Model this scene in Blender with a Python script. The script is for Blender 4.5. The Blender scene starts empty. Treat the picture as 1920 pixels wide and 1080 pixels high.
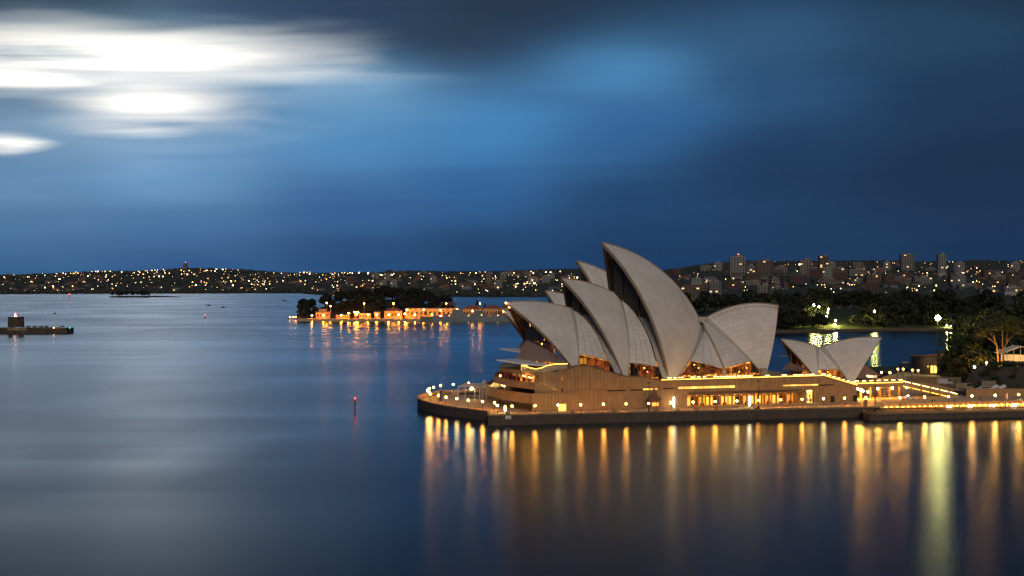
import bpy, math, random
import numpy as np
from mathutils import Vector, Matrix, noise as mnoise

random.seed(11)
rng = np.random.default_rng(11)
scene = bpy.context.scene
COL = scene.collection
PI = math.pi

# ------------------------------------------------------------------ camera
F_PX, HORIZON, CAM_H = 2863.0, 515.0, 55.0
cam_d = bpy.data.cameras.new('camera')
cam_d.sensor_width = 36.0
cam_d.lens = 36.0 * F_PX / 1920.0
cam_d.shift_y = -(540.0 - HORIZON) / 1920.0
cam_d.clip_start = 1.0
cam_d.clip_end = 30000.0
cam = bpy.data.objects.new('camera', cam_d)
cam.location = (0, 0, CAM_H)
cam.rotation_euler = (PI / 2, 0, 0)
COL.objects.link(cam)
scene.camera = cam

# ------------------------------------------------------------------ node helpers
def lin(c):
    f = lambda v: v / 12.92 if v <= 0.04045 else ((v + 0.055) / 1.055) ** 2.4
    return tuple(f(v / 255.0) for v in c)

class NT:
    """small expression layer over a shader node tree"""
    def __init__(self, tree):
        self.t = tree; self.n = tree.nodes; self.l = tree.links
    def link(self, a, sock):
        if hasattr(a, 'is_output'): self.l.new(a, sock)
        else:
            if sock.type == 'RGBA' and hasattr(a, '__len__') and len(a) == 3: a = (*a, 1.0)
            sock.default_value = a
    def m(self, op, a, b=None, c=None, clamp=False):
        nd = self.n.new('ShaderNodeMath'); nd.operation = op; nd.use_clamp = clamp
        for i, v in enumerate((a, b, c)):
            if v is not None: self.link(v, nd.inputs[i])
        return nd.outputs[0]
    def add(self, a, b): return self.m('ADD', a, b)
    def sub(self, a, b): return self.m('SUBTRACT', a, b)
    def mul(self, a, b): return self.m('MULTIPLY', a, b)
    def div(self, a, b): return self.m('DIVIDE', a, b)
    def smooth(self, x, a, b):
        nd = self.n.new('ShaderNodeMapRange'); nd.interpolation_type = 'SMOOTHSTEP'
        self.link(x, nd.inputs['Value'])
        nd.inputs['From Min'].default_value = a; nd.inputs['From Max'].default_value = b
        return nd.outputs[0]
    def mix(self, f, a, b, mode='MIX'):
        nd = self.n.new('ShaderNodeMix'); nd.data_type = 'RGBA'; nd.blend_type = mode
        self.link(f, nd.inputs[0]); self.link(a, nd.inputs[6]); self.link(b, nd.inputs[7])
        return nd.outputs[2]
    def vec(self, x, y, z):
        nd = self.n.new('ShaderNodeCombineXYZ')
        for i, v in enumerate((x, y, z)): self.link(v, nd.inputs[i])
        return nd.outputs[0]
    def noise(self, v, scale=1.0, detail=4.0, rough=0.5, dist=0.0):
        nd = self.n.new('ShaderNodeTexNoise')
        if v is not None: self.link(v, nd.inputs['Vector'])
        nd.inputs['Scale'].default_value = scale; nd.inputs['Detail'].default_value = detail
        nd.inputs['Roughness'].default_value = rough; nd.inputs['Distortion'].default_value = dist
        return nd.outputs['Fac']
    def ramp(self, x, stops):
        nd = self.n.new('ShaderNodeValToRGB'); cr = nd.color_ramp
        while len(cr.elements) < len(stops): cr.elements.new(0.5)
        for e, (p, c) in zip(cr.elements, stops):
            e.position = p; e.color = (*c, 1.0)
        self.link(x, nd.inputs[0]); return nd.outputs[0]

# ------------------------------------------------------------------ world: dusk sky with long streaked cloud
world = bpy.data.worlds.new('World'); scene.world = world
world.use_nodes = True
wt = NT(world.node_tree); wt.n.clear()
tc = wt.n.new('ShaderNodeTexCoord')
sp = wt.n.new('ShaderNodeSeparateXYZ'); wt.l.new(tc.outputs['Generated'], sp.inputs[0])
DEG = 180.0 / PI
AZ = wt.mul(wt.m('ARCTAN2', sp.outputs[0], sp.outputs[1]), DEG)
EL = wt.mul(wt.m('ARCSINE', sp.outputs[2]), DEG)
# streak noises (long in azimuth, thin in elevation, drifting upward to the left)
slant = wt.add(EL, wt.mul(AZ, -0.03))
n1 = wt.noise(wt.vec(wt.mul(AZ, 0.045), wt.mul(slant, 0.36), 0.3), 1.0, 3.5, 0.5, 0.3)
n2 = wt.noise(wt.vec(wt.mul(AZ, 0.10), wt.mul(EL, 0.75), 4.1), 1.0, 3.0, 0.5, 0.4)
n3 = wt.noise(wt.vec(wt.mul(AZ, 0.06), wt.mul(slant, 1.6), 8.0), 1.0, 3.0, 0.5, 0.2)
n4 = wt.noise(wt.vec(wt.mul(AZ, 0.16), wt.mul(slant, 1.15), 2.7), 1.0, 1.6, 0.5, 0.4); nz4 = wt.sub(n4, 0.5)
nz1 = wt.sub(n1, 0.5); nz2 = wt.sub(n2, 0.5); nz3 = wt.sub(n3, 0.5)
# smooth colour field through a few points of the sky (azimuth, elevation -> colour), blended by distance
wAZ = wt.add(AZ, wt.mul(nz1, 6.0)); wEL = wt.add(EL, wt.add(wt.mul(nz1, 1.6), wt.mul(nz3, 0.25)))
FIELD = [(40, 500, (42, 91, 135)), (40, 430, (65, 117, 161)), (40, 350, (100, 147, 185)), (330, 330, (107, 159, 203)), (330, 430, (61, 115, 164)), (330, 495, (36, 83, 132)),
         (640, 190, (109, 165, 206)), (640, 270, (79, 142, 193)), (640, 390, (43, 98, 150)), (640, 480, (29, 74, 120)), (900, 250, (70, 138, 193)), (900, 350, (41, 98, 152)), (900, 470, (23, 64, 105)),
         (1150, 140, (79, 142, 192)), (1160, 240, (47, 102, 155)), (1200, 370, (27, 66, 107)), (1200, 480, (25, 58, 96)), (860, 70, (37, 55, 76)), (980, 20, (33, 51, 73)), (640, 30, (39, 64, 93)), (480, 10, (47, 76, 106)), (150, 10, (53, 80, 100)), (330, 40, (90, 124, 148)),
         (1450, 60, (51, 91, 128)), (1450, 170, (42, 81, 122)), (1450, 300, (27, 55, 89)), (1500, 470, (30, 60, 93)), (1750, 60, (40, 72, 100)), (1750, 180, (29, 56, 86)), (1800, 310, (25, 50, 78)), (1850, 470, (28, 54, 86)),
         (0, -160, (31, 48, 65)), (450, -160, (29, 46, 65)), (950, -160, (26, 42, 59)), (1500, -160, (28, 46, 66)), (1900, -120, (29, 48, 68)), (1000, -250, (26, 43, 65)), (200, -300, (33, 54, 76)), (1800, -300, (26, 46, 68)), (2600, 200, (23, 44, 72)), (-700, 300, (68, 107, 145)), (960, -900, (30, 51, 78))]
accR = accW = None
for x, y, c in FIELD:
    az = math.degrees(math.atan((x - 960) / F_PX)); el = math.degrees(math.atan((HORIZON - y) / math.hypot(F_PX, x - 960)))
    wide = 1.0 if -100 < y < 520 and -50 < x < 2000 else 2.2
    a = wt.mul(wt.sub(wAZ, az), 1 / (4.4 * wide)); e = wt.mul(wt.sub(wEL, el), 1 / (1.75 * wide))
    d = wt.m('MULTIPLY_ADD', a, a, wt.m('MULTIPLY_ADD', e, e, 0.45))
    w_ = wt.div(1.0, wt.mul(d, d))
    vm = wt.n.new('ShaderNodeVectorMath'); vm.operation = 'SCALE'; vm.inputs[0].default_value = lin(c); wt.link(w_, vm.inputs['Scale'])
    if accR is None: accR, accW = vm.outputs[0], w_
    else:
        va = wt.n.new('ShaderNodeVectorMath'); va.operation = 'ADD'; wt.l.new(accR, va.inputs[0]); wt.l.new(vm.outputs[0], va.inputs[1]); accR = va.outputs[0]; accW = wt.add(accW, w_)
vd = wt.n.new('ShaderNodeVectorMath'); vd.operation = 'SCALE'; wt.l.new(accR, vd.inputs[0]); wt.link(wt.div(1.0, accW), vd.inputs['Scale'])
sky = vd.outputs[0]
# tears in the cloud where the low sun shines through
def tear(x, y, rx, ry, k, lo, hi, tilt=0.0):
    az = math.degrees(math.atan((x - 960) / F_PX)); el = math.degrees(math.atan((HORIZON - y) / math.hypot(F_PX, x - 960)))
    da = wt.sub(wt.add(AZ, wt.mul(nz2, 3.0)), az); a = wt.div(da, rx / F_PX * DEG)
    e = wt.div(wt.sub(wt.sub(wt.add(EL, wt.add(wt.mul(nz3, 0.35), wt.mul(nz1, 0.5))), el), wt.mul(da, tilt)), ry / F_PX * DEG)
    r = wt.m('SQRT', wt.add(wt.mul(a, a), wt.mul(e, e))); r = wt.add(r, wt.add(wt.mul(nz3, k * 0.25), wt.mul(nz4, k * 0.8)))
    return wt.sub(1.0, wt.smooth(r, lo, hi))
glow = wt.m('MAXIMUM', wt.mul(tear(240, 125, 560, 110, 0.9, 0.0, 1.15), 0.55), wt.mul(tear(180, 230, 420, 90, 1.0, 0.0, 1.2), 0.4))
sky = wt.mix(glow, sky, lin((176, 208, 230)))
op = wt.m('MAXIMUM', wt.m('POWER', tear(215, 102, 430, 58, 1.6, 0.0, 1.42, 0.012), 1.15), wt.m('MAXIMUM', wt.mul(tear(20, 132, 240, 36, 1.0, 0.0, 1.3), 0.9), wt.m('MAXIMUM', wt.mul(wt.m('POWER', tear(285, 192, 190, 50, 1.8, 0.0, 1.4), 1.1), 0.85), wt.m('MAXIMUM', wt.mul(tear(240, 238, 130, 18, 0.8, 0.0, 1.4), 0.5), wt.mul(tear(8, 271, 75, 20, 0.8, 0.0, 1.4), 0.7)))))
op = wt.mul(op, wt.add(0.86, wt.mul(wt.add(nz3, nz4), 2.6)))
op = wt.m('MAXIMUM', op, 0.0)
sky = wt.mix(wt.m('MULTIPLY', op, 1.0, clamp=True), sky, (1.62, 1.52, 1.34))
# fine streaks everywhere
sky = wt.mix(1.0, sky, wt.mix(wt.m('ADD', 0.5, wt.mul(wt.add(nz3, nz1), 0.8), clamp=True), (0.86, 0.87, 0.9), (1.14, 1.13, 1.12)), 'MULTIPLY')
SUN_EL, SUN_AZ = math.radians(2.0), math.radians(-15.0)
nishita = wt.n.new('ShaderNodeTexSky'); nishita.sky_type = 'NISHITA'; nishita.sun_disc = False
nishita.sun_elevation = SUN_EL; nishita.sun_rotation = SUN_AZ
nishita.air_density = 1.6; nishita.dust_density = 2.0; nishita.ozone_density = 4.0
bg1 = wt.n.new('ShaderNodeBackground'); wt.link(nishita.outputs[0], bg1.inputs[0]); bg1.inputs[1].default_value = 0.003
bg2 = wt.n.new('ShaderNodeBackground'); wt.link(sky, bg2.inputs[0]); bg2.inputs[1].default_value = 0.97
ads = wt.n.new('ShaderNodeAddShader'); wt.l.new(bg1.outputs[0], ads.inputs[0]); wt.l.new(bg2.outputs[0], ads.inputs[1])
wo = wt.n.new('ShaderNodeOutputWorld'); wt.l.new(ads.outputs[0], wo.inputs[0])
world.cycles.sampling_method = 'MANUAL'; world.cycles.sample_map_resolution = 1024

# ------------------------------------------------------------------ the one distant light: soft, from behind the camera, standing in for unseen floodlights
sun_d = bpy.data.lights.new('sun', 'SUN'); sun_d.energy = 1.05; sun_d.angle = math.radians(24)
sun_d.color = (1.0, 0.86, 0.71)
sun = bpy.data.objects.new('sun', sun_d); COL.objects.link(sun)
sun.rotation_euler = Vector((-0.10, 0.86, -0.46)).to_track_quat('-Z', 'Y').to_euler()

vs = scene.view_settings
vs.view_transform = 'Standard'; vs.look = 'None'; vs.exposure = 0.0; vs.gamma = 1.0; vs.use_curve_mapping = False
cy = scene.cycles
cy.use_denoising = True; cy.max_bounces = 6; cy.diffuse_bounces = 2; cy.glossy_bounces = 3; cy.transparent_max_bounces = 10
cy.transmission_bounces = 2; cy.sample_clamp_indirect = 2.5; cy.caustics_reflective = False; cy.caustics_refractive = False
cy.use_adaptive_sampling = True; cy.adaptive_threshold = 0.015

# ------------------------------------------------------------------ materials
MATS = {}
def mat(name, col, rough=0.7, var=0.0, vscale=0.5, metal=0.0, spec=0.5, bump=0.0, bscale=3.0, emit=None, estr=0.0, sample=True):
    if name in MATS: return MATS[name]
    m = bpy.data.materials.new(name); m.use_nodes = True
    nt = NT(m.node_tree); b = nt.n['Principled BSDF']
    b.inputs['Roughness'].default_value = rough; b.inputs['Metallic'].default_value = metal
    b.inputs['Specular IOR Level'].default_value = spec
    c = (*col, 1.0)
    if var:
        g = nt.n.new('ShaderNodeNewGeometry')
        f = nt.noise(g.outputs['Position'], vscale, 5.0, 0.6)
        f = nt.smooth(f, 0.3, 0.7)
        cc = nt.mix(f, tuple(v * (1 - var) for v in col), tuple(min(1, v * (1 + var)) for v in col))
        nt.link(cc, b.inputs['Base Color'])
        if bump:
            bm = nt.n.new('ShaderNodeBump'); bm.inputs['Strength'].default_value = bump; bm.inputs['Distance'].default_value = 0.1
            nt.link(nt.noise(g.outputs['Position'], bscale, 4.0, 0.6), bm.inputs['Height']); nt.l.new(bm.outputs[0], b.inputs['Normal'])
    else:
        b.inputs['Base Color'].default_value = c
    if emit:
        b.inputs['Emission Color'].default_value = (*emit, 1.0); b.inputs['Emission Strength'].default_value = estr
        if not sample: m.cycles.emission_sampling = 'NONE'
    MATS[name] = m
    return m

# tile: cream glazed lids laid in chevron courses (uv: u = metres up the rib, v = across)
def tile_mat():
    m = bpy.data.materials.new('glazed_tile'); m.use_nodes = True; MATS['tile'] = m
    nt = NT(m.node_tree); b = nt.n['Principled BSDF']
    uv = nt.n.new('ShaderNodeUVMap'); s = nt.n.new('ShaderNodeSeparateXYZ'); nt.l.new(uv.outputs[0], s.inputs[0])
    cv = nt.m('ABSOLUTE', nt.sub(s.outputs[1], 0.5))
    ph = nt.div(nt.sub(s.outputs[0], nt.mul(cv, 1.7)), 2.3)
    fr = nt.m('FRACT', ph)
    line = nt.m('LESS_THAN', fr, 0.075)
    cell = nt.m('FLOOR', ph)
    g = nt.n.new('ShaderNodeNewGeometry')
    wn = nt.n.new('ShaderNodeTexWhiteNoise'); wn.noise_dimensions = '3D'
    oi = nt.n.new('ShaderNodeObjectInfo')
    nt.link(nt.vec(cell, nt.mul(oi.outputs['Random'], 91.0), 0.0), wn.inputs['Vector'])
    stain = nt.noise(g.outputs['Position'], 0.12, 5.0, 0.6)
    base = nt.mix(nt.smooth(stain, 0.25, 0.75), (0.68, 0.61, 0.53), (0.82, 0.76, 0.68))
    base = nt.mix(nt.mul(wn.outputs['Value'], 0.30), base, (0.50, 0.47, 0.43))
    base = nt.mix(nt.mul(line, 0.32), base, (0.18, 0.16, 0.15))
    nt.link(base, b.inputs['Base Color']); b.inputs['Roughness'].default_value = 0.42
    return m
tile_mat()

def concrete_mat(name, col, stain=(0.08, 0.06, 0.045), k=0.35, vert=0.25):
    m = bpy.data.materials.new(name); m.use_nodes = True; MATS[name] = m
    nt = NT(m.node_tree); b = nt.n['Principled BSDF']
    g = nt.n.new('ShaderNodeNewGeometry'); s = nt.n.new('ShaderNodeSeparateXYZ'); nt.l.new(g.outputs['Position'], s.inputs[0])
    a = nt.noise(g.outputs['Position'], 0.35, 6.0, 0.62)
    v = nt.noise(nt.vec(nt.mul(s.outputs[0], 1.3), nt.mul(s.outputs[1], 1.3), nt.mul(s.outputs[2], 0.12)), 1.0, 4.0, 0.6)
    oi = nt.n.new('ShaderNodeObjectInfo')
    c = nt.mix(nt.mul(nt.smooth(a, 0.35, 0.75), k), col, stain)
    c = nt.mix(nt.mul(nt.smooth(v, 0.45, 0.8), vert), c, stain)
    c = nt.mix(nt.mul(oi.outputs['Random'], 0.22), c, tuple(x * 0.6 for x in col))
    nt.link(c, b.inputs['Base Color']); b.inputs['Roughness'].default_value = 0.8
    bm = nt.n.new('ShaderNodeBump'); bm.inputs['Strength'].default_value = 0.25; bm.inputs['Distance'].default_value = 0.05
    nt.link(nt.noise(g.outputs['Position'], 4.0, 4.0, 0.6), bm.inputs['Height']); nt.l.new(bm.outputs[0], b.inputs['Normal'])
    return m
concrete_mat('granite_panel', (0.37, 0.235, 0.112))
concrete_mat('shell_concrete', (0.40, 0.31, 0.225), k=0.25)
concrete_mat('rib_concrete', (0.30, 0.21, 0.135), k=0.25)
concrete_mat('pale_concrete', (0.50, 0.46, 0.40), k=0.2)
concrete_mat('seawall', (0.115, 0.08, 0.056), (0.03, 0.025, 0.02), 0.5, 0.55)
concrete_mat('paving', (0.50, 0.37, 0.23), (0.14, 0.11, 0.085), 0.4, 0.0)
concrete_mat('sandstone', (0.30, 0.235, 0.15), (0.06, 0.05, 0.035), 0.5, 0.4)
concrete_mat('rock', (0.055, 0.043, 0.03), (0.025, 0.022, 0.018), 0.6, 0.5)

def glass_mat(name, tint, gloss=0.3, rough=0.08):
    m = bpy.data.materials.new(name); m.use_nodes = True; MATS[name] = m
    nt = NT(m.node_tree); nt.n.clear()
    tr = nt.n.new('ShaderNodeBsdfTransparent'); tr.inputs[0].default_value = (*tint, 1)
    gl = nt.n.new('ShaderNodeBsdfGlossy'); gl.inputs['Color'].default_value = (0.85, 0.58, 0.42, 1); gl.inputs['Roughness'].default_value = rough
    mx = nt.n.new('ShaderNodeMixShader'); mx.inputs[0].default_value = gloss
    nt.l.new(tr.outputs[0], mx.inputs[1]); nt.l.new(gl.outputs[0], mx.inputs[2])
    o = nt.n.new('ShaderNodeOutputMaterial'); nt.l.new(mx.outputs[0], o.inputs[0])
    return m
glass_mat('bronze_glass', (0.42, 0.27, 0.16), 0.32, 0.10)
glass_mat('clear_glass', (0.8, 0.78, 0.72), 0.12, 0.05)

mat('bronze', (0.20, 0.12, 0.075), 0.45, metal=0.4)
mat('bronze_skirt', (0.58, 0.37, 0.27), 0.34, metal=0.6)
mat('dark_bronze', (0.035, 0.024, 0.018), 0.5)
mat('dark_metal', (0.03, 0.03, 0.032), 0.5)
mat('grey_metal', (0.22, 0.22, 0.23), 0.45, metal=0.5)
mat('white_paint', (0.8, 0.79, 0.76), 0.4)
mat('white_canvas', (0.78, 0.76, 0.70), 0.8)
def canvas_mat():
    m = bpy.data.materials.new('tent_canvas'); m.use_nodes = True; MATS['tent_canvas'] = m
    nt = NT(m.node_tree); b = nt.n['Principled BSDF']; b.inputs['Base Color'].default_value = (0.78, 0.74, 0.66, 1); b.inputs['Roughness'].default_value = 0.85
    tl = nt.n.new('ShaderNodeBsdfTranslucent'); tl.inputs[0].default_value = (0.8, 0.72, 0.58, 1)
    mx = nt.n.new('ShaderNodeMixShader'); mx.inputs[0].default_value = 0.45
    nt.l.new(b.outputs[0], mx.inputs[1]); nt.l.new(tl.outputs[0], mx.inputs[2]); nt.l.new(mx.outputs[0], nt.n['Material Output'].inputs[0])
canvas_mat()
mat('black_void', (0.012, 0.010, 0.009), 0.8)
mat('timber', (0.30, 0.15, 0.06), 0.5, var=0.3, vscale=1.5)
mat('red_carpet', (0.55, 0.03, 0.06), 0.8)
mat('canopy_roof', (0.68, 0.70, 0.74), 0.35, var=0.1, vscale=0.4)
mat('grass', (0.03, 0.05, 0.012), 0.9, var=0.5, vscale=0.15)
mat('asphalt', (0.055, 0.052, 0.05), 0.8, var=0.3, vscale=0.4)
mat('red_paint', (0.45, 0.03, 0.02), 0.5)
mat('green_paint', (0.03, 0.22, 0.10), 0.5)
mat('stone_dark', (0.075, 0.05, 0.038), 0.85, var=0.4, vscale=0.3)
mat('roof_tile', (0.22, 0.085, 0.05), 0.8, var=0.3, vscale=0.2)
mat('ship_grey', (0.16, 0.18, 0.18), 0.5, var=0.15, vscale=0.2)
mat('bark', (0.22, 0.15, 0.09), 0.9, var=0.3, vscale=2.0)
mat('bark_dark', (0.05, 0.038, 0.028), 0.9)
def leaf_mat(name, a, b_):
    m = bpy.data.materials.new(name); m.use_nodes = True; MATS[name] = m
    nt = NT(m.node_tree); b = nt.n['Principled BSDF']
    g = nt.n.new('ShaderNodeNewGeometry')
    nz = nt.noise(g.outputs['Position'], 0.25, 3.0, 0.6)
    oi = nt.n.new('ShaderNodeObjectInfo')
    f = nt.m('MULTIPLY_ADD', oi.outputs['Random'], 0.4, nt.mul(nt.smooth(nz, 0.3, 0.7), 0.6))
    nt.link(nt.mix(f, a, b_), b.inputs['Base Color']); b.inputs['Roughness'].default_value = 0.7
    return m
leaf_mat('leaf', (0.018, 0.026, 0.010), (0.05, 0.062, 0.018))
leaf_mat('leaf_far', (0.008, 0.011, 0.006), (0.021, 0.025, 0.011))
leaf_mat('leaf_hill', (0.022, 0.027, 0.024), (0.055, 0.060, 0.048))  # paler, greyer leaf colour with the distance haze put into it
leaf_mat('leaf_olive', (0.035, 0.045, 0.012), (0.085, 0.095, 0.025))

WARM = (1.0, 0.60, 0.24)
mat('globe_light', (0.9, 0.85, 0.7), 0.4, emit=(1.0, 0.37, 0.045), estr=185.0)
mat('globe_light_bright', (0.9, 0.85, 0.7), 0.4, emit=(1.0, 0.42, 0.06), estr=330.0)
mat('globe_light_pale', (0.9, 0.85, 0.7), 0.4, emit=(1.0, 0.66, 0.22), estr=95.0)
mat('column_light', (0.9, 0.85, 0.7), 0.4, emit=(1.0, 0.72, 0.36), estr=22.0)
mat('flood_light', (0.9, 0.9, 0.8), 0.4, emit=(1.0, 0.84, 0.24), estr=240.0)
mat('park_light', (0.9, 0.9, 0.8), 0.4, emit=(0.95, 0.85, 0.16), estr=800.0)
mat('sodium_light', (0.9, 0.7, 0.4), 0.4, emit=(1.0, 0.28, 0.022), estr=330.0)
mat('led_strip', (0.9, 0.8, 0.5), 0.4, emit=(1.0, 0.52, 0.06), estr=5.5)
mat('rail_lamp', (0.9, 0.85, 0.7), 0.4, emit=(1.0, 0.62, 0.20), estr=11.0)
mat('window_glow', (0.8, 0.6, 0.3), 0.5, emit=(1.0, 0.42, 0.055), estr=1.5)
mat('window_amber', (0.8, 0.5, 0.2), 0.5, emit=(1.0, 0.27, 0.025), estr=1.0)
mat('window_yellow', (0.9, 0.8, 0.4), 0.5, emit=(1.0, 0.62, 0.09), estr=1.8)
mat('inside_lamp', (0.9, 0.8, 0.6), 0.5, emit=(1.0, 0.44, 0.07), estr=32.0)
mat('red_light', (0.9, 0.1, 0.1), 0.5, emit=(1.0, 0.06, 0.03), estr=14.0)
mat('green_light', (0.1, 0.9, 0.5), 0.5, emit=(0.05, 1.0, 0.5), estr=4.0)
mat('spot_glow', (0.9, 0.7, 0.4), 0.4, emit=(1.0, 0.45, 0.06), estr=3800.0)
mat('yard_light', (0.9, 0.7, 0.4), 0.4, emit=(1.0, 0.34, 0.035), estr=130.0)
mat('white_light', (0.9, 0.9, 0.9), 0.5, emit=(1.0, 0.92, 0.75), estr=40.0)
mat('far_warm', (0.9, 0.8, 0.5), 0.5, emit=(1.0, 0.60, 0.22), estr=11.0)
mat('far_white', (0.9, 0.9, 0.7), 0.5, emit=(1.0, 0.86, 0.52), estr=14.0)
mat('far_orange', (0.9, 0.6, 0.3), 0.5, emit=(1.0, 0.36, 0.08), estr=9.0)
mat('far_window', (0.9, 0.7, 0.4), 0.5, emit=(1.0, 0.58, 0.22), estr=1.6, sample=False)

# ------------------------------------------------------------------ mesh builder
class MB:
    def __init__(self): self.v = []; self.f = []; self.mi = []; self.uv = []
    def quadface(self, pts, mi=0, uv=None):
        i = len(self.v); self.v += [tuple(p) for p in pts]; self.f.append(tuple(range(i, i + len(pts)))); self.mi.append(mi)
        self.uv.append(uv)
        return self
    def box(self, c, size, ang=0.0, mi=0, taper=1.0):
        cx, cy_, cz = c; sx, sy, sz = (d / 2 for d in size); ca, sa = math.cos(ang), math.sin(ang)
        i = len(self.v)
        for z, k in ((-sz, 1.0), (sz, taper)):
            for x, y in ((-sx, -sy), (sx, -sy), (sx, sy), (-sx, sy)):
                x *= k; y *= k
                self.v.append((cx + x * ca - y * sa, cy_ + x * sa + y * ca, cz + z))
        for q in ((0, 3, 2, 1), (4, 5, 6, 7), (0, 1, 5, 4), (1, 2, 6, 5), (2, 3, 7, 6), (3, 0, 4, 7)):
            self.f.append(tuple(i + k for k in q)); self.mi.append(mi); self.uv.append(None)
        return self
    def hexa(self, b, t, mi=0):
        """closed solid between two quads (4 points each, same winding)"""
        i = len(self.v); self.v += [tuple(p) for p in b] + [tuple(p) for p in t]; n = len(b)
        self.f.append(tuple(i + k for k in reversed(range(n)))); self.f.append(tuple(i + n + k for k in range(n)))
        for k in range(n): self.f.append((i + k, i + (k + 1) % n, i + n + (k + 1) % n, i + n + k))
        self.mi += [mi] * (n + 2); self.uv += [None] * (n + 2)
        return self
    def prism(self, poly, z0, z1, mi=0):
        return self.hexa([(x, y, z0) for x, y in poly], [(x, y, z1) for x, y in poly], mi)
    def tube(self, p0, p1, r0, r1=None, n=8, mi=0, cap=True):
        r1 = r0 if r1 is None else r1
        p0 = Vector(p0); p1 = Vector(p1); d = (p1 - p0).normalized()
        a = d.orthogonal().normalized(); b = d.cross(a); i = len(self.v)
        for p, r in ((p0, r0), (p1, r1)):
            for k in range(n):
                w = 2 * PI * k / n; self.v.append(tuple(p + a * (r * math.cos(w)) + b * (r * math.sin(w))))
        for k in range(n):
            self.f.append((i + k, i + (k + 1) % n, i + n + (k + 1) % n, i + n + k)); self.mi.append(mi); self.uv.append(None)
        if cap:
            self.f.append(tuple(i + k for k in reversed(range(n)))); self.f.append(tuple(i + n + k for k in range(n)))
            self.mi += [mi, mi]; self.uv += [None, None]
        return self
    def path(self, pts, rs, n=7, mi=0):
        for k in range(len(pts) - 1): self.tube(pts[k], pts[k + 1], rs[k], rs[k + 1], n, mi, cap=(k in (0, len(pts) - 2)))
        return self
    def lathe(self, c, prof, n=12, mi=0):
        """prof: (r, z) list, bottom to top"""
        i = len(self.v); m = len(prof)
        for r, z in prof:
            for k in range(n):
                w = 2 * PI * k / n; self.v.append((c[0] + r * math.cos(w), c[1] + r * math.sin(w), c[2] + z))
        for j in range(m - 1):
            for k in range(n):
                self.f.append((i + j * n + k, i + j * n + (k + 1) % n, i + (j + 1) * n + (k + 1) % n, i + (j + 1) * n + k))
                self.mi.append(mi); self.uv.append(None)
        self.f.append(tuple(i + k for k in reversed(range(n)))); self.f.append(tuple(i + (m - 1) * n + k for k in range(n)))
        self.mi += [mi, mi]; self.uv += [None, None]
        return self
    def ball(self, c, r, n=10, m=6, mi=0, sz=1.0):
        prof = [(max(1e-3, r * math.sin(PI * k / m)), -r * sz * math.cos(PI * k / m)) for k in range(m + 1)]
        return self.lathe(c, prof, n, mi)
    def build(self, name, mats, parent=None, smooth=False):
        me = bpy.data.meshes.new(name); me.from_pydata(self.v, [], self.f)
        if not isinstance(mats, (list, tuple)): mats = [mats]
        for m in mats: me.materials.append(MATS[m])
        if any(self.mi): me.polygons.foreach_set('material_index', self.mi)
        if any(u is not None for u in self.uv):
            ul = me.uv_layers.new(name='UVMap'); k = 0; flat = []
            for f, u in zip(self.f, self.uv):
                flat += (u if u is not None else [(0.5, 0.5)] * len(f))
            ul.data.foreach_set('uv', np.array(flat, dtype=np.float32).ravel())
        if smooth: me.polygons.foreach_set('use_smooth', [True] * len(me.polygons))
        me.update()
        return link(name, me, parent)

def link(name, me, parent=None):
    o = bpy.data.objects.new(name, me); COL.objects.link(o)
    if parent is not None: attach(o, parent)
    return o
def world_off(o):
    if o.parent is None: return Vector(o.location)
    return world_off(o.parent) + o.matrix_parent_inverse.translation + Vector(o.location)
def attach(o, parent):
    o.parent = parent
    o.matrix_parent_inverse = Matrix.Translation(-world_off(parent))
def tag(o, label=None, cat=None, group=None, kind=None):
    if label: o['label'] = label
    if cat: o['category'] = cat
    if group: o['group'] = group
    if kind: o['kind'] = kind
    return o
def thing(name, label, cat, loc=(0, 0, 0), group=None):
    o = bpy.data.objects.new(name, None); COL.objects.link(o); o.location = loc; o.empty_display_size = 0.5
    return tag(o, label, cat, group)
def struct(name, mb, m, parent=None, smooth=False):
    o = mb.build(name, m, parent, smooth); o['kind'] = 'structure'; return o
def copy_tree(o, parent=None):
    c = o.copy(); COL.objects.link(c)
    if parent is not None: c.parent = parent
    for ch in o.children: copy_tree(ch, c)
    return c

# ------------------------------------------------------------------ surveying helpers: where a sight line meets a real plane
def ray(px, py): return Vector(((px - 960.0) / F_PX, 1.0, -(py - HORIZON) / F_PX))
def at_y(px, py, Y): r = ray(px, py) * Y; return Vector((r.x, r.y, r.z + CAM_H))
def at_z(px, py, z): r = ray(px, py); k = (z - CAM_H) / r.z; return Vector((r.x * k, r.y * k, z))
class Frame:
    def __init__(s, o, deg):
        s.o = Vector((o[0], o[1])); a = math.radians(deg); s.a = a
        s.h = Vector((math.cos(a), math.sin(a))); s.n = Vector((-math.sin(a), math.cos(a)))
    def w(s, u, t, z): p = s.o + s.h * u + s.n * t; return Vector((p.x, p.y, z))
    def loc(s, p): d = Vector((p[0], p[1])) - s.o; return d @ s.h, d @ s.n
    def px(s, px, py, t):
        r = ray(px, py); k = ((s.o + s.n * t) @ s.n) / (Vector((r.x, r.y)) @ s.n)
        p = r * k; return Vector((p.x, p.y, p.z + CAM_H))
    def sz(s, px, py, t): p = s.px(px, py, t); return s.loc(p)[0], p.z
HALL = Frame((51.99, 612.69), 19.0)      # axis of the large hall; the podium wall runs parallel to it
REST = Frame((128.73, 634.74), 13.0)     # axis of the small restaurant shells
THEA = Frame((62.0, 680.0), 6.0)         # axis of the second hall behind
QUAY = Frame((-8.7, 556.0), 13.2)        # face of the front quay
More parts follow.
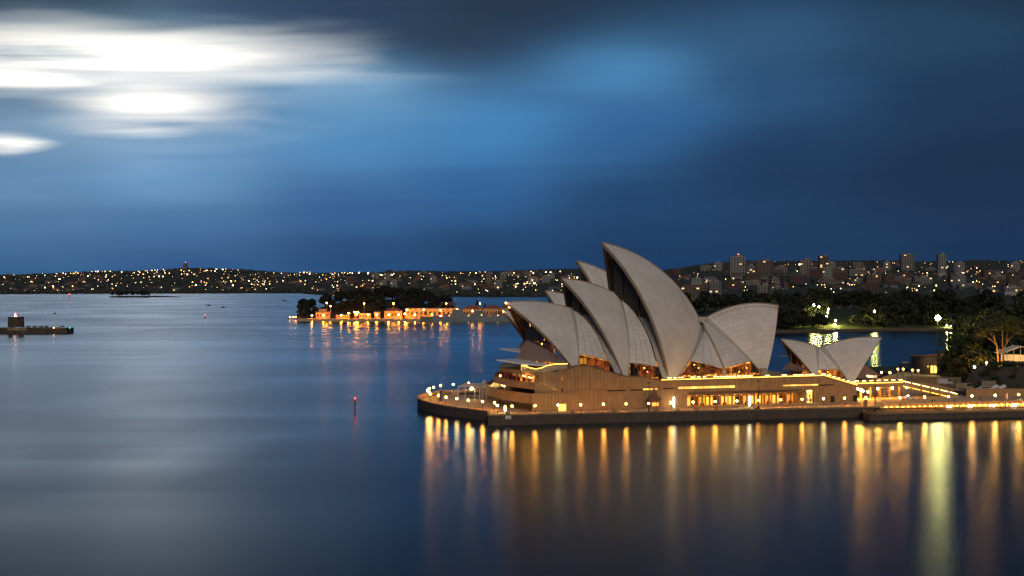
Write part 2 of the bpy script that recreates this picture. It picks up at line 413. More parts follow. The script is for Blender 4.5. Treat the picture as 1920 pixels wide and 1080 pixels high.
# ================================================================== SETTING: water, quays, land
def water_mat():
    m = bpy.data.materials.new('harbour_water'); m.use_nodes = True; MATS['water'] = m
    nt = NT(m.node_tree); b = nt.n['Principled BSDF']
    g = nt.n.new('ShaderNodeNewGeometry'); s = nt.n.new('ShaderNodeSeparateXYZ'); nt.l.new(g.outputs['Position'], s.inputs[0])
    x, y = s.outputs[0], s.outputs[1]
    # currents: broad swirls and long thin slicks that change how rough the surface is
    sw = nt.noise(nt.vec(nt.mul(x, 0.007), nt.mul(y, 0.0045), 0.0), 1.0, 2.0, 0.5, 0.7)
    sl = nt.noise(nt.vec(nt.mul(x, 0.0022), nt.mul(y, 0.016), 3.0), 1.0, 3.0, 0.5, 0.3)
    f = nt.add(nt.mul(sw, 0.55), nt.mul(sl, 0.45))
    f = nt.mul(nt.sub(f, 0.5), 2.0)
    # sheltered water by the quay is calmer than the open harbour
    op_ = nt.smooth(nt.add(nt.mul(x, -1.0), nt.mul(y, 0.12)), -90.0, 190.0)
    r = nt.m('MINIMUM', nt.add(nt.add(0.245, nt.mul(f, 0.05)), nt.mul(op_, nt.mul(f, 0.12))), 0.268)
    r = nt.add(r, nt.mul(nt.smooth(y, 800.0, 1900.0), nt.add(0.035, nt.mul(sl, 0.05))))
    gl = nt.n.new('ShaderNodeBsdfGlossy'); gl.distribution = 'BECKMANN'; gl.inputs['Color'].default_value = (0.78, 0.88, 1.0, 1)
    nt.link(nt.m('MAXIMUM', r, 0.1), gl.inputs['Roughness'])
    df = nt.n.new('ShaderNodeBsdfDiffuse'); df.inputs['Color'].default_value = (0.006, 0.014, 0.024, 1)
    fr = nt.n.new('ShaderNodeFresnel'); fr.inputs['IOR'].default_value = 1.36
    mx = nt.n.new('ShaderNodeMixShader'); nt.l.new(fr.outputs[0], mx.inputs[0]); nt.l.new(df.outputs[0], mx.inputs[1]); nt.l.new(gl.outputs[0], mx.inputs[2])
    nt.l.new(mx.outputs[0], nt.n['Material Output'].inputs[0]); nt.n.remove(b)
    return m
water_mat()
mb = MB()
mb.quadface([(-12000, -600, 0), (12000, -600, 0), (12000, 16000, 0), (-12000, 16000, 0)])
struct('water', mb, 'water')

DECK = 3.9
# plan outline of the point: front quay, then the curved northern nose
nose_px = [(910, 769.5), (881.8, 766.4), (851.3, 762.8), (825.8, 758.7), (805.5, 754.2), (790.2, 750), (783, 745), (786, 741), (795.3, 737.9), (810.6, 734.8), (831, 732.3), (859.4, 730.2)]
nose = [at_z(x, y, DECK).xy for x, y in nose_px]
def smooth_line(pts, n=5):
    out = []
    P = [pts[0]] + list(pts) + [pts[-1]]
    for i in range(1, len(P) - 2):
        p0, p1, p2, p3 = P[i - 1], P[i], P[i + 1], P[i + 2]
        for k in range(n):
            t = k / n
            out.append(0.5 * ((2 * p1) + (p2 - p0) * t + (2 * p0 - 5 * p1 + 4 * p2 - p3) * t * t + (3 * p1 - p0 - 3 * p2 + p3) * t ** 3))
    out.append(pts[-1]); return out
nose = smooth_line(nose, 4)
quay_l = QUAY.w(0, 0, 0).xy; quay_r = QUAY.w(152.5, 0, 0).xy
# inner corner where the nose wall meets the stepped-out quay
step_in = at_z(915, 769.8, DECK).xy
outline = [quay_r, quay_l, step_in] + nose + [HALL.w(-30, 100, 0).xy, HALL.w(85, 100, 0).xy, HALL.w(112, 60, 0).xy, HALL.w(112, -16, 0).xy]
mb = MB(); mb.prism([(p.x, p.y) for p in outline], -3.0, DECK - 0.25)
quay = struct('quay', mb, 'seawall')
mb = MB(); mb.prism([(p.x, p.y) for p in outline], DECK - 0.246, DECK)
struct('paved_deck', mb, 'paving')
# sea wall blocks with coping along the visible water edge
def wall_blocks(line, step, z0, z1, name, m, thick=0.55, gap=0.05, parent=None, proud=0.12):
    out = []
    acc = [0.0]
    for a, b in zip(line[:-1], line[1:]): acc.append(acc[-1] + (b - a).length)
    def P(d):
        d = min(max(d, 0), acc[-1])
        for i in range(len(line) - 1):
            if d <= acc[i + 1] + 1e-6:
                k = (d - acc[i]) / max(1e-6, acc[i + 1] - acc[i]); return line[i].lerp(line[i + 1], k), (line[i + 1] - line[i]).normalized()
        return line[-1], (line[-1] - line[-2]).normalized()
    d = 0.0
    while d < acc[-1] - 0.5:
        e = min(d + step, acc[-1])
        (a, da), (b, db) = P(d + gap), P(e - gap)
        na = Vector((da.y, -da.x)); nb_ = Vector((db.y, -db.x))   # to the right of travel
        q = [a + na * proud, b + nb_ * proud, b - nb_ * thick, a - na * thick]
        m_ = MB(); m_.hexa([(p.x, p.y, z0) for p in reversed(q)], [(p.x, p.y, z1) for p in reversed(q)])
        out.append(m_.build(name, m, parent)); d = e
    return out
# travel so that the water lies to the right of travel
front = [quay_l, quay_r]
nose_line = [step_in] + nose[:-1]
nose_line_rev = list(reversed(nose_line))
wall_blocks(front, 6.2, 0.35, DECK - 0.35, 'wall_block', 'seawall', parent=quay)
wall_blocks(nose_line_rev, 5.0, 0.35, DECK - 0.35, 'wall_block', 'seawall', parent=quay)
wall_blocks(front, 3.1, DECK - 0.345, DECK + 0.12, 'coping_stone', 'granite_panel', thick=0.7, gap=0.02, proud=0.25, parent=quay)
wall_blocks(nose_line_rev, 3.0, DECK - 0.345, DECK + 0.12, 'coping_stone', 'granite_panel', thick=0.7, gap=0.02, proud=0.25, parent=quay)
wall_blocks([step_in, quay_l], 4.0, DECK - 0.345, DECK + 0.12, 'coping_stone', 'granite_panel', thick=0.7, gap=0.02, proud=0.25, parent=quay)

# lower quay in front of the forecourt (right), with rounded landing at its left end
LOW = 2.7
lq_a, lq_b = at_z(1632, 774.5, LOW).xy, at_z(2090, 764.8, LOW).xy
land_nose = [at_z(x, y, LOW).xy for x, y in ((1632, 775.2), (1622, 773.8), (1617.5, 771.5), (1620, 769.2), (1632, 767.6))]
back_r = at_y(2090, 757, 618).xy; back_l = QUAY.w(150.0, 3.0, 0).xy
lowpoly = [lq_b] + smooth_line(land_nose, 3) + [back_l, back_r]
mb = MB(); mb.prism([(p.x, p.y) for p in lowpoly], -3.0, LOW)
lowq = struct('lower_quay', mb, 'seawall')
wall_blocks(list(reversed([lq_b] + smooth_line(land_nose, 3)[:-2])), 5.0, LOW - 0.4, LOW + 0.12, 'coping_stone', 'granite_panel', thick=0.6, gap=0.03, proud=0.2, parent=lowq)

# forecourt: paved plane rising gently to the right, edge above the waterside bar
fc_edge_l, fc_edge_r = at_z(1655, 760.6, 4.2), at_z(2075, 750.3, 5.55)
fc_back_l = HALL.w(83, 10, 3.95); fc_back_r = at_y(2110, 700, 690); fc_back_r.z = 6.4
mb = MB(); lo = [fc_edge_l, fc_edge_r, Vector((fc_back_r.x, fc_back_r.y, 6.4)), HALL.w(100, 40, 4.3), fc_back_l, QUAY.w(150.5, 2, 3.93), QUAY.w(152.6, 0.4, 3.93)]
mb.hexa([(p.x, p.y, p.z - 0.55) for p in lo], [(p.x, p.y, p.z) for p in lo])
forecourt = struct('forecourt', mb, 'paving')

# gardens behind the forecourt: terrain with a rock cliff and lawn on top
def garden_h(x, y):
    # lawn terrace at 15 m, cliff along its front
    p = Vector((x, y)); c0 = at_y(1795, 700, 662).xy; c1 = at_y(1990, 700, 640).xy
    d = (c1 - c0).normalized(); nn = Vector((-d.y, d.x)); t = (p - c0) @ nn; u = (p - c0) @ d
    n_ = mnoise.noise(Vector((x * 0.12, y * 0.12, 0))) * 2.2
    k = max(0.0, min(1.0, (t + n_) / 9.0)); k = k * k * (3 - 2 * k)
    e = max(0.0, min(1.0, (u + 4) / 12.0)); e = e * e * (3 - 2 * e)
    return 5.0 + 10.2 * k * e + mnoise.noise(Vector((x * 0.3, y * 0.3, 2))) * 0.5 * (1 if 0.02 < k < 0.98 else 0.15)
mb = MB(); nx, ny = 90, 60
gx = np.linspace(188, 360, nx); gy = np.linspace(636, 830, ny)
for j in range(ny):
    for i in range(nx): 
        hgt = garden_h(gx[i], gy[j])
        if j == 0 or i == 0: hgt = -2.0
        mb.v.append((gx[i], gy[j], hgt))
for j in range(ny - 1):
    for i in range(nx - 1):
        a = j * nx + i; hs = [mb.v[q][2] for q in (a, a + 1, a + nx + 1, a + nx)]
        steep = max(hs) - min(hs)
        mb.f.append((a, a + 1, a + nx + 1, a + nx)); mb.mi.append(1 if steep > 0.9 else 0); mb.uv.append(None)
struct('garden_terrain', mb, ['grass', 'rock'], smooth=False)

# ---- far land
def bump01(x, a, b): 
    t = max(0.0, min(1.0, (x - a) / (b - a))); return t * t * (3 - 2 * t)
def interp(x, xs, ys): return float(np.interp(x, xs, ys))
# headland across the cove (park) and the city ridge behind it
def head_h(x, y):
    px = 960 + F_PX * x / y
    shore = 1472 + 30 * math.sin(px * 0.012)
    d = y - shore
    if d < 0: return -2.0
    base = interp(d, [0, 8, 30, 160, 380, 650, 1200, 1900, 2700, 4200], [1.6, 2.0, 3.5, 16, 13, 14, 30, 62, 84, 60])
    crest = interp(px, [1180, 1260, 1330, 1400, 1550, 1700, 1850, 2000], [0.55, 0.74, 0.92, 1.02, 1.0, 1.04, 1.02, 0.95])
    k = bump01(d, 500, 1800)
    base *= (1 - k) + k * crest
    return base + (mnoise.noise(Vector((x * 0.004, y * 0.004, 1))) * 7 + mnoise.noise(Vector((x * 0.012, y * 0.012, 5))) * 3) * bump01(d, 150, 900)
def far_h(x, y):
    px = 960 + F_PX * x / y
    shore = interp(px, [-200, 300, 560, 640, 1000, 1300], [4250, 4480, 4560, 3850, 3800, 3700])
    d = y - shore
    if d < 0: return -2.0
    top = interp(px, [-150, 0, 100, 180, 260, 340, 450, 520, 600, 700, 850, 960, 1060, 1150, 1300], [42, 45, 53, 58, 62, 70, 66, 57, 54, 54, 58, 60, 66, 64, 56])
    b = interp(d, [0, 60, 400, 900, 1300, 2600], [1.5, 5, 0.42 * top, 0.88 * top, top, top * 0.8])
    return b + (mnoise.noise(Vector((x * 0.003, y * 0.003, 9))) * 6 + mnoise.noise(Vector((x * 0.01, y * 0.01, 3))) * 3) * bump01(d, 80, 500)
def terrain(name, fn, pxs, ys, m):
    mb = MB(); n = len(pxs)
    for y in ys:
        for p in pxs:
            x = (p - 960) / F_PX * y; mb.v.append((x, y, fn(x, y)))
    for j in range(len(ys) - 1):
        for i in range(n - 1):
            a = j * n + i; mb.f.append((a, a + 1, a + n + 1, a + n)); mb.mi.append(0); mb.uv.append(None)
    return struct(name, mb, m, smooth=True)
mat('hill_ground', (0.020, 0.022, 0.016), 0.9, var=0.5, vscale=0.01)
mat('park_grass', (0.02, 0.034, 0.008), 0.9, var=0.4, vscale=0.05)
terrain('headland', head_h, np.linspace(1235, 2080, 110), np.concatenate([np.linspace(1440, 1560, 26), np.linspace(1580, 5600, 70)]), 'park_grass')
terrain('far_hills', far_h, np.linspace(-220, 1330, 150), np.concatenate([np.linspace(3650, 4700, 50), np.linspace(4750, 7200, 30)]), 'hill_ground')
# stone edge of the cove shore
mb = MB()
prev = None
for px in np.linspace(1440, 2060, 40):
    y = 1472 + 30 * math.sin(px * 0.012); x = (px - 960) / F_PX * y
    c = Vector((x, y, 0))
    if prev is not None:
        d = (c - prev).normalized(); nn = Vector((d.y, -d.x, 0))
        mb.hexa([prev + nn * 1.5 + Vector((0, 0, -1)), c + nn * 1.5 + Vector((0, 0, -1)), c - nn * 1 + Vector((0, 0, -1)), prev - nn * 1 + Vector((0, 0, -1))],
                [prev + nn * 1.5 + Vector((0, 0, 2.4)), c + nn * 1.5 + Vector((0, 0, 2.4)), c - nn * 1 + Vector((0, 0, 2.4)), prev - nn * 1 + Vector((0, 0, 2.4))])
    prev = c
w = mb.build('cove_sea_wall', 'seawall'); tag(w, 'low dark stone sea wall along the far cove shore below the lit lawn', 'sea wall')
# ================================================================== THE SHELLS
R0 = 75.2
V3 = lambda *a: np.array(a, float)
def sphere_centre(T, R, F, rad):
    u = R - T; v = F - T; w = np.cross(u, v); w2 = w @ w
    c0 = T + ((u @ u) * np.cross(v, w) + (v @ v) * np.cross(w, u)) / (2 * w2)
    h = rad ** 2 - ((T - c0) ** 2).sum()
    wn = w / math.sqrt(w2) * math.sqrt(max(0, h)); a, b = c0 + wn, c0 - wn
    return a if a[1] > b[1] else b
class Shell:
    """half of a roof shell: a triangle cut from a sphere, ribs fanning up from its foot to the ridge (local s, t, z)"""
    def __init__(s, T, R, F, zcut, rad=R0):
        s.T, s.R, s.F, s.rad, s.zcut = V3(*T), V3(*R), V3(*F), rad, zcut
        s.C = sphere_centre(s.T, s.R, s.F, rad)
        cc = s.C.copy(); cc[1] = 0.0; s.cc = cc
        a, b = s.T - cc, s.R - cc
        s.a0 = math.atan2(a[2], a[0]); s.a1 = math.atan2(b[2], b[0]); s.rr = math.hypot(a[0], a[2])
    def ridge(s, k):
        w = s.a0 + (s.a1 - s.a0) * k
        return s.cc + V3(s.rr * math.cos(w), 0, s.rr * math.sin(w))
    def rib(s, k, m=16, off=0.0, q1=1.0):
        A = s.F - s.C; B = s.ridge(k) - s.C
        om = math.acos(max(-1, min(1, (A @ B) / s.rad ** 2)))
        g = lambda q: s.C + (math.sin((1 - q) * om) * A + math.sin(q * om) * B) / math.sin(om)
        lo, hi = 0.0, 0.6
        if s.F[2] < s.zcut:
            for _ in range(24):
                mid = (lo + hi) / 2
                if g(mid)[2] < s.zcut: lo = mid
                else: hi = mid
        pts = np.array([g(q) for q in np.linspace(lo, q1, m)])
        return s.C + (pts - s.C) * (1 + off / s.rad)
    def under(s, sx, t, d=2.2):
        r = s.rad - d; q = r * r - (sx - s.C[0]) ** 2 - (-abs(t) - s.C[1]) ** 2
        return s.C[2] + math.sqrt(q) if q > 0 else None
def W(FR, p, mirror=False): return FR.w(p[0], -p[1] if mirror else p[1], p[2])
def shell_parts(FR, sh, nr, parent, strips=True, far_tiles=True, m=16, thick=1.2):
    for mirror in (False, True):
        tiled = strips and not mirror
        # structural shell
        nb = nr * 2; mb = MB(); outer = []; inner = []
        for k in range(nb + 1):
            outer.append([W(FR, p, mirror) for p in sh.rib(k / nb, m, -0.16 if tiled else 0.0)])
            inner.append([W(FR, p, mirror) for p in sh.rib(k / nb, m, -thick if k % 2 == 0 else -thick - 0.75)])
        def q(a, b, c, d, mi, uv=None): 
            mb.quadface([a, b, c, d] if mirror else [d, c, b, a], mi, uv if (uv is None or mirror) else list(reversed(uv)))
        for k in range(nb):
            for j in range(m - 1):
                q(outer[k][j], outer[k][j + 1], outer[k + 1][j + 1], outer[k + 1][j], 0 if tiled else 2)
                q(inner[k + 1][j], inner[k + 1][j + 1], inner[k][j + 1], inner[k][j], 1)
            q(outer[k + 1][0], inner[k + 1][0], inner[k][0], outer[k][0], 0)
        for j in range(m - 1):
            q(inner[0][j], inner[0][j + 1], outer[0][j + 1], outer[0][j], 0)
            q(outer[nb][j], outer[nb][j + 1], inner[nb][j + 1], inner[nb][j], 0)
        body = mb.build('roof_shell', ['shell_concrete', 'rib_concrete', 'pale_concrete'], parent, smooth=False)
        if tiled:
            for k in range(nr):
                k0, k1 = (k + (0.22 if k == 0 else 0.02)) / nr, (k + 1 - (0.12 if k == nr - 1 else 0.02)) / nr
                A = sh.rib(k0, m, 0, 0.992); B = sh.rib(k1, m, 0, 0.992); A2 = sh.rib(k0, m, -0.15, 0.992); B2 = sh.rib(k1, m, -0.15, 0.992)
                L = np.concatenate([[0], np.cumsum(np.linalg.norm(np.diff(A, axis=0), axis=1))]); L = L - L[-1]
                st = MB()
                for j in range(m - 1):
                    pa = [W(FR, p) for p in (A[j], B[j], B[j + 1], A[j + 1])]
                    wj, wk = np.linalg.norm(A[j] - B[j]), np.linalg.norm(A[j + 1] - B[j + 1])
                    st.quadface(pa, 0, [(L[j], 0.5 - wj / 5), (L[j], 0.5 + wj / 5), (L[j + 1], 0.5 + wk / 5), (L[j + 1], 0.5 - wk / 5)])
                    st.quadface([W(FR, p) for p in (A2[j], A[j], A[j + 1], A2[j + 1])])
                    st.quadface([W(FR, p) for p in (B[j], B2[j], B2[j + 1], B[j + 1])])
                last = k == nr - 1
                st.build('tile_strip', 'pale_concrete' if last else 'tile', body, smooth=False)
    # ridge beam
    mb = MB(); pts = [W(FR, sh.ridge(k / 16) + V3(0, 0, 0.02)) for k in range(17)]
    mb.path(pts, [0.28] * 17, 6); mb.build('ridge_beam', 'shell_concrete', parent)

def patch(name, A, B, parent, m='tile', cols=3, thick=0.5, bulge=0.4, gap=0.022):
    """curved infill between two edge curves, split into columns of cladding"""
    n = len(A); obs = []
    A = [Vector(p) for p in A]; B = [Vector(p) for p in B]
    cen = sum(A, Vector()) / n; nrm = (B[n // 2] - A[n // 2]).cross(A[-1] - A[0]).normalized()
    if nrm.y > 0: nrm = -nrm
    for c in range(cols):
        k0, k1 = (c + gap) / cols, (c + 1 - gap) / cols
        if c == 0: k0 = 0.0
        if c == cols - 1: k1 = 1.0
        mb = MB(); g = []
        for i in range(n):
            row = []
            for k in (k0, (k0 + k1) / 2, k1):
                row.append(A[i].lerp(B[i], k) + nrm * (bulge * 4 * k * (1 - k) * min(1, (B[i] - A[i]).length / 6)))
            g.append(row)
        L = 0.0
        for i in range(n - 1):
            L2 = L + (A[i + 1] - A[i]).length
            for j in range(2):
                q = [g[i][j], g[i][j + 1], g[i + 1][j + 1], g[i + 1][j]]
                fl = (q[1] - q[0]).cross(q[3] - q[0])
                uv = [(L, 0.5), (L, 0.5), (L2, 0.5), (L2, 0.5)]
                if fl.length > 1e-9 and fl @ nrm < 0: q.reverse(); uv.reverse()
                mb.quadface(q, 0, uv)
                mb.quadface([p - nrm * thick for p in reversed(q)])
            for j in (0, 2): mb.quadface([g[i][j], g[i + 1][j], g[i + 1][j] - nrm * thick, g[i][j] - nrm * thick])
            L = L2
        for i in (0, n - 1):
            mb.quadface([g[i][0], g[i][1], g[i][2], g[i][2] - nrm * thick, g[i][1] - nrm * thick, g[i][0] - nrm * thick])
        obs.append(mb.build(name, m, parent))
    return obs
def beam(name, pts, w, m, parent, depth=1.0):
    """square-section concrete rib following points"""
    mb = MB()
    pts = [Vector(p) for p in pts]
    for i in range(len(pts) - 1):
        d = (pts[i + 1] - pts[i]).normalized(); a = d.cross(Vector((0, 1, 0))).normalized() * (w / 2); b = Vector((0, depth, 0))
        f = lambda p: [p - a, p + a, p + a + b, p - a + b]
        mb.hexa(f(pts[i]), f(pts[i + 1]))
    return mb.build(name, m, parent)
def wall_up(FR, sh, sfun, ts, zlow, name, m, parent, thick=0.35, jag=0.45, inset=0.12):
    """upright bronze screen hung inside a shell mouth: one object per blade"""
    for i, (t0, t1) in enumerate(zip(ts[:-1], ts[1:])):
        s0, s1 = sfun(t0), sfun(t1)
        z0, z1 = sh.under(s0, t0), sh.under(s1, t1)
        if z0 is None or z1 is None: continue
        b0, b1 = zlow(t0), zlow(t1)
        if z0 - b0 < 0.6 and z1 - b1 < 0.6: continue
        z0 = max(z0, b0 + 0.1); z1 = max(z1, b1 + 0.1)
        o = jag * (i % 2)
        g = (t1 - t0) * inset
        P = lambda s, t, z: FR.w(s + o, t, z)
        mb = MB()
        mb.hexa([P(s0, t0 + g, b0), P(s1, t1 - g, b1), P(s1 + thick, t1 - g, b1), P(s0 + thick, t0 + g, b0)],
                [P(s0, t0 + g, z0), P(s1, t1 - g, z1), P(s1 + thick, t1 - g, z1), P(s0 + thick, t0 + g, z0)])
        mb.build(name, m, parent)
def glow_mat(name, c1, c2, s1, s2, scale=0.8):
    m = bpy.data.materials.new(name); m.use_nodes = True; MATS[name] = m
    nt = NT(m.node_tree); b = nt.n['Principled BSDF']; b.inputs['Base Color'].default_value = (0.25, 0.12, 0.05, 1)
    g = nt.n.new('ShaderNodeNewGeometry'); n_ = nt.noise(g.outputs['Position'], scale, 3.0, 0.6)
    f = nt.smooth(n_, 0.38, 0.68)
    nt.link(nt.mix(f, c1, c2), b.inputs['Emission Color'])
    nt.link(nt.add(s1, nt.mul(f, s2 - s1)), b.inputs['Emission Strength'])
    return m
glow_mat('foyer_glow', (0.9, 0.22, 0.02), (1.0, 0.50, 0.08), 0.15, 2.6, 0.35)  # wall surfaces that emit by themselves, replacing lamplight falling on them
glow_mat('foyer_dim', (0.55, 0.16, 0.03), (1.0, 0.36, 0.05), 0.05, 1.15, 0.5)

def ltz(FR, p): s_, t_ = FR.loc(p); return (s_, t_, p[2])
PODZ = 14.3
hall = thing('concert_hall', 'largest group of white tiled sail-shaped roof shells standing on the podium', 'building', tuple(HALL.w(0, 0, PODZ)))
BIG = Shell(ltz(HALL, (35.64, 607.06, 67.84)), ltz(HALL, (78.01, 621.65, 33.07)), ltz(HALL, (61.17, 590.38, 11.95)), PODZ)
MID = Shell(ltz(HALL, (19.39, 601.47, 53.66)), ltz(HALL, (43.44, 609.75, 46.2)), ltz(HALL, (43.99, 582.49, 12.08)), 15.2)
LOWS = Shell(ltz(HALL, (-2.63, 593.89, 44.06)), ltz(HALL, (24.44, 603.21, 41.23)), ltz(HALL, (25.12, 578.29, 16.99)), 20.2)
SOUTH = Shell(ltz(HALL, (110.49, 632.84, 42.11)), ltz(HALL, (77.64, 621.53, 36.59)), ltz(HALL, (102.05, 614.0, 14.0)), 16.6)
shell_parts(HALL, BIG, 21, hall, m=22)
shell_parts(HALL, MID, 15, hall, m=18)
shell_parts(HALL, LOWS, 15, hall, m=16)
shell_parts(HALL, SOUTH, 17, hall, m=18)
# concrete foot under the south shell
f0 = HALL.px(1427, 697, -15.5); f1 = HALL.px(1432, 709, -15.5)
mb = MB(); mb.hexa([HALL.w(HALL.loc(f1)[0] - 1.6, -17.0, PODZ - .2), HALL.w(HALL.loc(f1)[0] + 1.6, -17.0, PODZ - .2), HALL.w(HALL.loc(f1)[0] + 1.6, -13.0, PODZ - .2), HALL.w(HALL.loc(f1)[0] - 1.6, -13.0, PODZ - .2)],
                   [HALL.w(HALL.loc(f1)[0] - 1.0, -16.0, 17.4), HALL.w(HALL.loc(f1)[0] + 1.2, -16.0, 17.4), HALL.w(HALL.loc(f1)[0] + 1.2, -13.4, 17.4), HALL.w(HALL.loc(f1)[0] - 1.0, -13.4, 17.4)])
mb.build('shell_foot', 'shell_concrete', hall)
# screens in the mouths
wall_up(HALL, BIG, lambda t: -12.0 + abs(t) * 0.93, np.linspace(-23, 23, 19), lambda t: PODZ + 0.5, 'bronze_blade', 'dark_bronze', hall, jag=0.7, inset=-0.02)
wall_up(HALL, MID, lambda t: -30.0 + abs(t) * 0.93, np.linspace(-23, 23, 19), lambda t: 16, 'bronze_blade', 'dark_bronze', hall, jag=0.7, inset=-0.02)
# infill shells on the side towards the camera
def rear_pts(sh, zmin, n=9):
    r = sh.rib(1.0, 60, -0.1); r = r[r[:, 2] >= zmin][::-1]
    idx = np.linspace(0, len(r) - 1, n).astype(int)
    return [W(HALL, r[i]) for i in idx]
def resample(pts, n):
    pts = [Vector(p) for p in pts]; d = [0]
    for a, b in zip(pts[:-1], pts[1:]): d.append(d[-1] + (b - a).length)
    out = []
    for x in np.linspace(0, d[-1], n):
        i = min(len(pts) - 2, max(0, int(np.searchsorted(d, x)) - 1)); out.append(pts[i].lerp(pts[i + 1], (x - d[i]) / max(1e-6, d[i + 1] - d[i])))
    return out
HP = HALL.px
zA = HP(1086, 666, -22).z
L1 = rear_pts(LOWS, zA); R1 = resample([HP(1079, 582, -0.6), HP(1101, 601, -7.5), HP(1123, 636, -15), HP(1139, 675, -20.5)], 9)
patch('infill_shell', L1, R1, hall, cols=4)
beam('infill_rib', [HP(1083, 583, -0.2), HP(1107, 602, -7), HP(1129, 636, -14.5), HP(1145, 672, -20.2), HP(1160, 701, -24.2)], 2.0, 'pale_concrete', hall)
zB = HP(1184, 682, -22).z
L2 = rear_pts(MID, zB); R2 = resample([HP(1166, 559, -0.6), HP(1187, 582, -6), HP(1205, 609, -12), HP(1219, 640, -17), HP(1232, 687, -21.8)], 9)
patch('infill_shell', L2, R2, hall, cols=4)
beam('infill_rib', [HP(1170, 557, -0.2), HP(1196, 580, -5.5), HP(1215, 609, -11.5), HP(1229, 641, -16.5), HP(1240, 680, -21), HP(1250, 709, -23.6)], 3.0, 'pale_concrete', hall)
zC = HP(1299, 677, -21).z
L3 = rear_pts(BIG, zC); RIB = [HP(1318.5, 607, -0.8), HP(1322, 615, -3.5), HP(1339.6, 648.9, -14), HP(1357.4, 690.3, -22)]
patch('infill_shell', L3, resample(RIB, 9), hall, cols=3, bulge=0.2)
zD = HP(1409, 679, -15).z
L4 = rear_pts(SOUTH, zD)
patch('infill_shell', resample(RIB, 9), L4, hall, cols=4, bulge=0.2)
beam('infill_rib', [p + Vector((0, -0.5, 0)) for p in RIB], 0.7, 'shell_concrete', hall, 0.8)
mb = MB()
b0, b1, t0, t1 = HP(1352, 711, -22.6), HP(1364, 711, -22.6), HP(1355, 690, -22.4), HP(1360, 690, -22.4); off = Vector((0, 1.4, 0))
mb.hexa([b0, b1, b1 + off, b0 + off], [t0, t1, t1 + off, t0 + off]); mb.build('shell_foot', 'shell_concrete', hall)
# link between the two ridges at the saddle
patch('infill_shell', [HP(1307, 594, -1.2), HP(1313, 603, -3)], [HP(1325, 594, -1.0), HP(1321, 605, -3)], hall, m='pale_concrete', cols=1, bulge=0)

def glazed_opening(FR, poly, t, n_mul, parent, depth=9.0, glow='foyer_glow', lamps=(), tint='bronze_glass'):
    """glass sheet with bronze mullions filling an outline (px list, on plane t), self-glowing foyer wall behind"""
    P = [FR.px(x, y, t) for x, y in poly]
    mb = MB(); mb.quadface(P); pane = mb.build('window', tint, parent)
    S = [FR.loc(p)[0] for p in P]; smin, smax = min(S), max(S)
    edges = [(P[i], P[(i + 1) % len(P)]) for i in range(len(P))]
    for k in range(1, n_mul):
        s_ = smin + (smax - smin) * k / n_mul; zs = []
        for a, b in edges:
            sa, sb = FR.loc(a)[0], FR.loc(b)[0]
            if (sa - s_) * (sb - s_) < 0: zs.append(a.z + (b.z - a.z) * (s_ - sa) / (sb - sa))
        if len(zs) >= 2 and max(zs) - min(zs) > 0.3:
            m_ = MB(); c = FR.w(s_, t - 0.1, (max(zs) + min(zs)) / 2); m_.box(c, (0.16, 0.3, max(zs) - min(zs)), FR.a); m_.build('mullion', 'bronze', pane)
    zb, zt = min(p.z for p in P), max(p.z for p in P)
    m_ = MB(); c = FR.w((smin + smax) / 2, t - 0.12, zb + (zt - zb) * 0.36); 
    m_.box(c, ((smax - smin) * 0.72, 0.22, 0.14), FR.a); m_.build('transom', 'bronze', pane)
    # the room behind: a wall that glows by itself in place of lamplight
    mb = MB(); a, b = FR.w(smin - 1, t + depth, zb - 0.3), FR.w(smax + 1, t + depth, zb - 0.3)
    mb.quadface([a, b, b + Vector((0, 0, zt - zb + 0.6)), a + Vector((0, 0, zt - zb + 0.6))]); mb.build('foyer_wall', glow, parent)
    for (x, y) in lamps:
        m_ = MB(); m_.ball(FR.px(x, y, t + 2.0), 0.26, 8, 5); m_.build('foyer_lamp', 'inside_lamp', parent)
glazed_opening(HALL, [(1083, 684), (1087, 667), (1139, 677), (1150, 697), (1120, 690), (1104, 684.5)], -21.0, 6, hall, 6, 'foyer_dim', ())
for x, y in ((1106, 677), (1114, 678.5), (1122, 680.5), (1130, 684.5), (1138, 690)):        # row of conical lamps
    m_ = MB(); c = HP(x, y, -19.5); m_.lathe(c, [(0.85, -1.0), (0.75, -0.5), (0.25, 0.7), (0.05, 0.95)], 10); m_.build('cone_lamp', 'window_amber', hall)
mb = MB(); c = HP(1093, 677, -20); mb.box(c, (2.6, 0.4, 2.2), HALL.a); mb.build('lit_panel', 'window_yellow', hall)
glazed_opening(HALL, [(1180, 706), (1185, 682), (1233, 688), (1243, 709), (1227, 711), (1204, 704)], -21.0, 8, hall, 7, 'foyer_dim', ((1208, 690), (1214, 697)))
glazed_opening(HALL, [(1271, 709.5), (1299, 678), (1356, 691), (1354, 709.5)], -20.5, 10, hall, 9, 'foyer_dim', ((1302, 684), (1310, 690), (1330, 703), (1340, 703)))
glazed_opening(HALL, [(1361, 709.5), (1359, 692), (1410, 679.5), (1424, 700), (1424, 709.5)], -18.5, 9, hall, 9, 'foyer_glow', ((1386, 697), (1400, 690)))
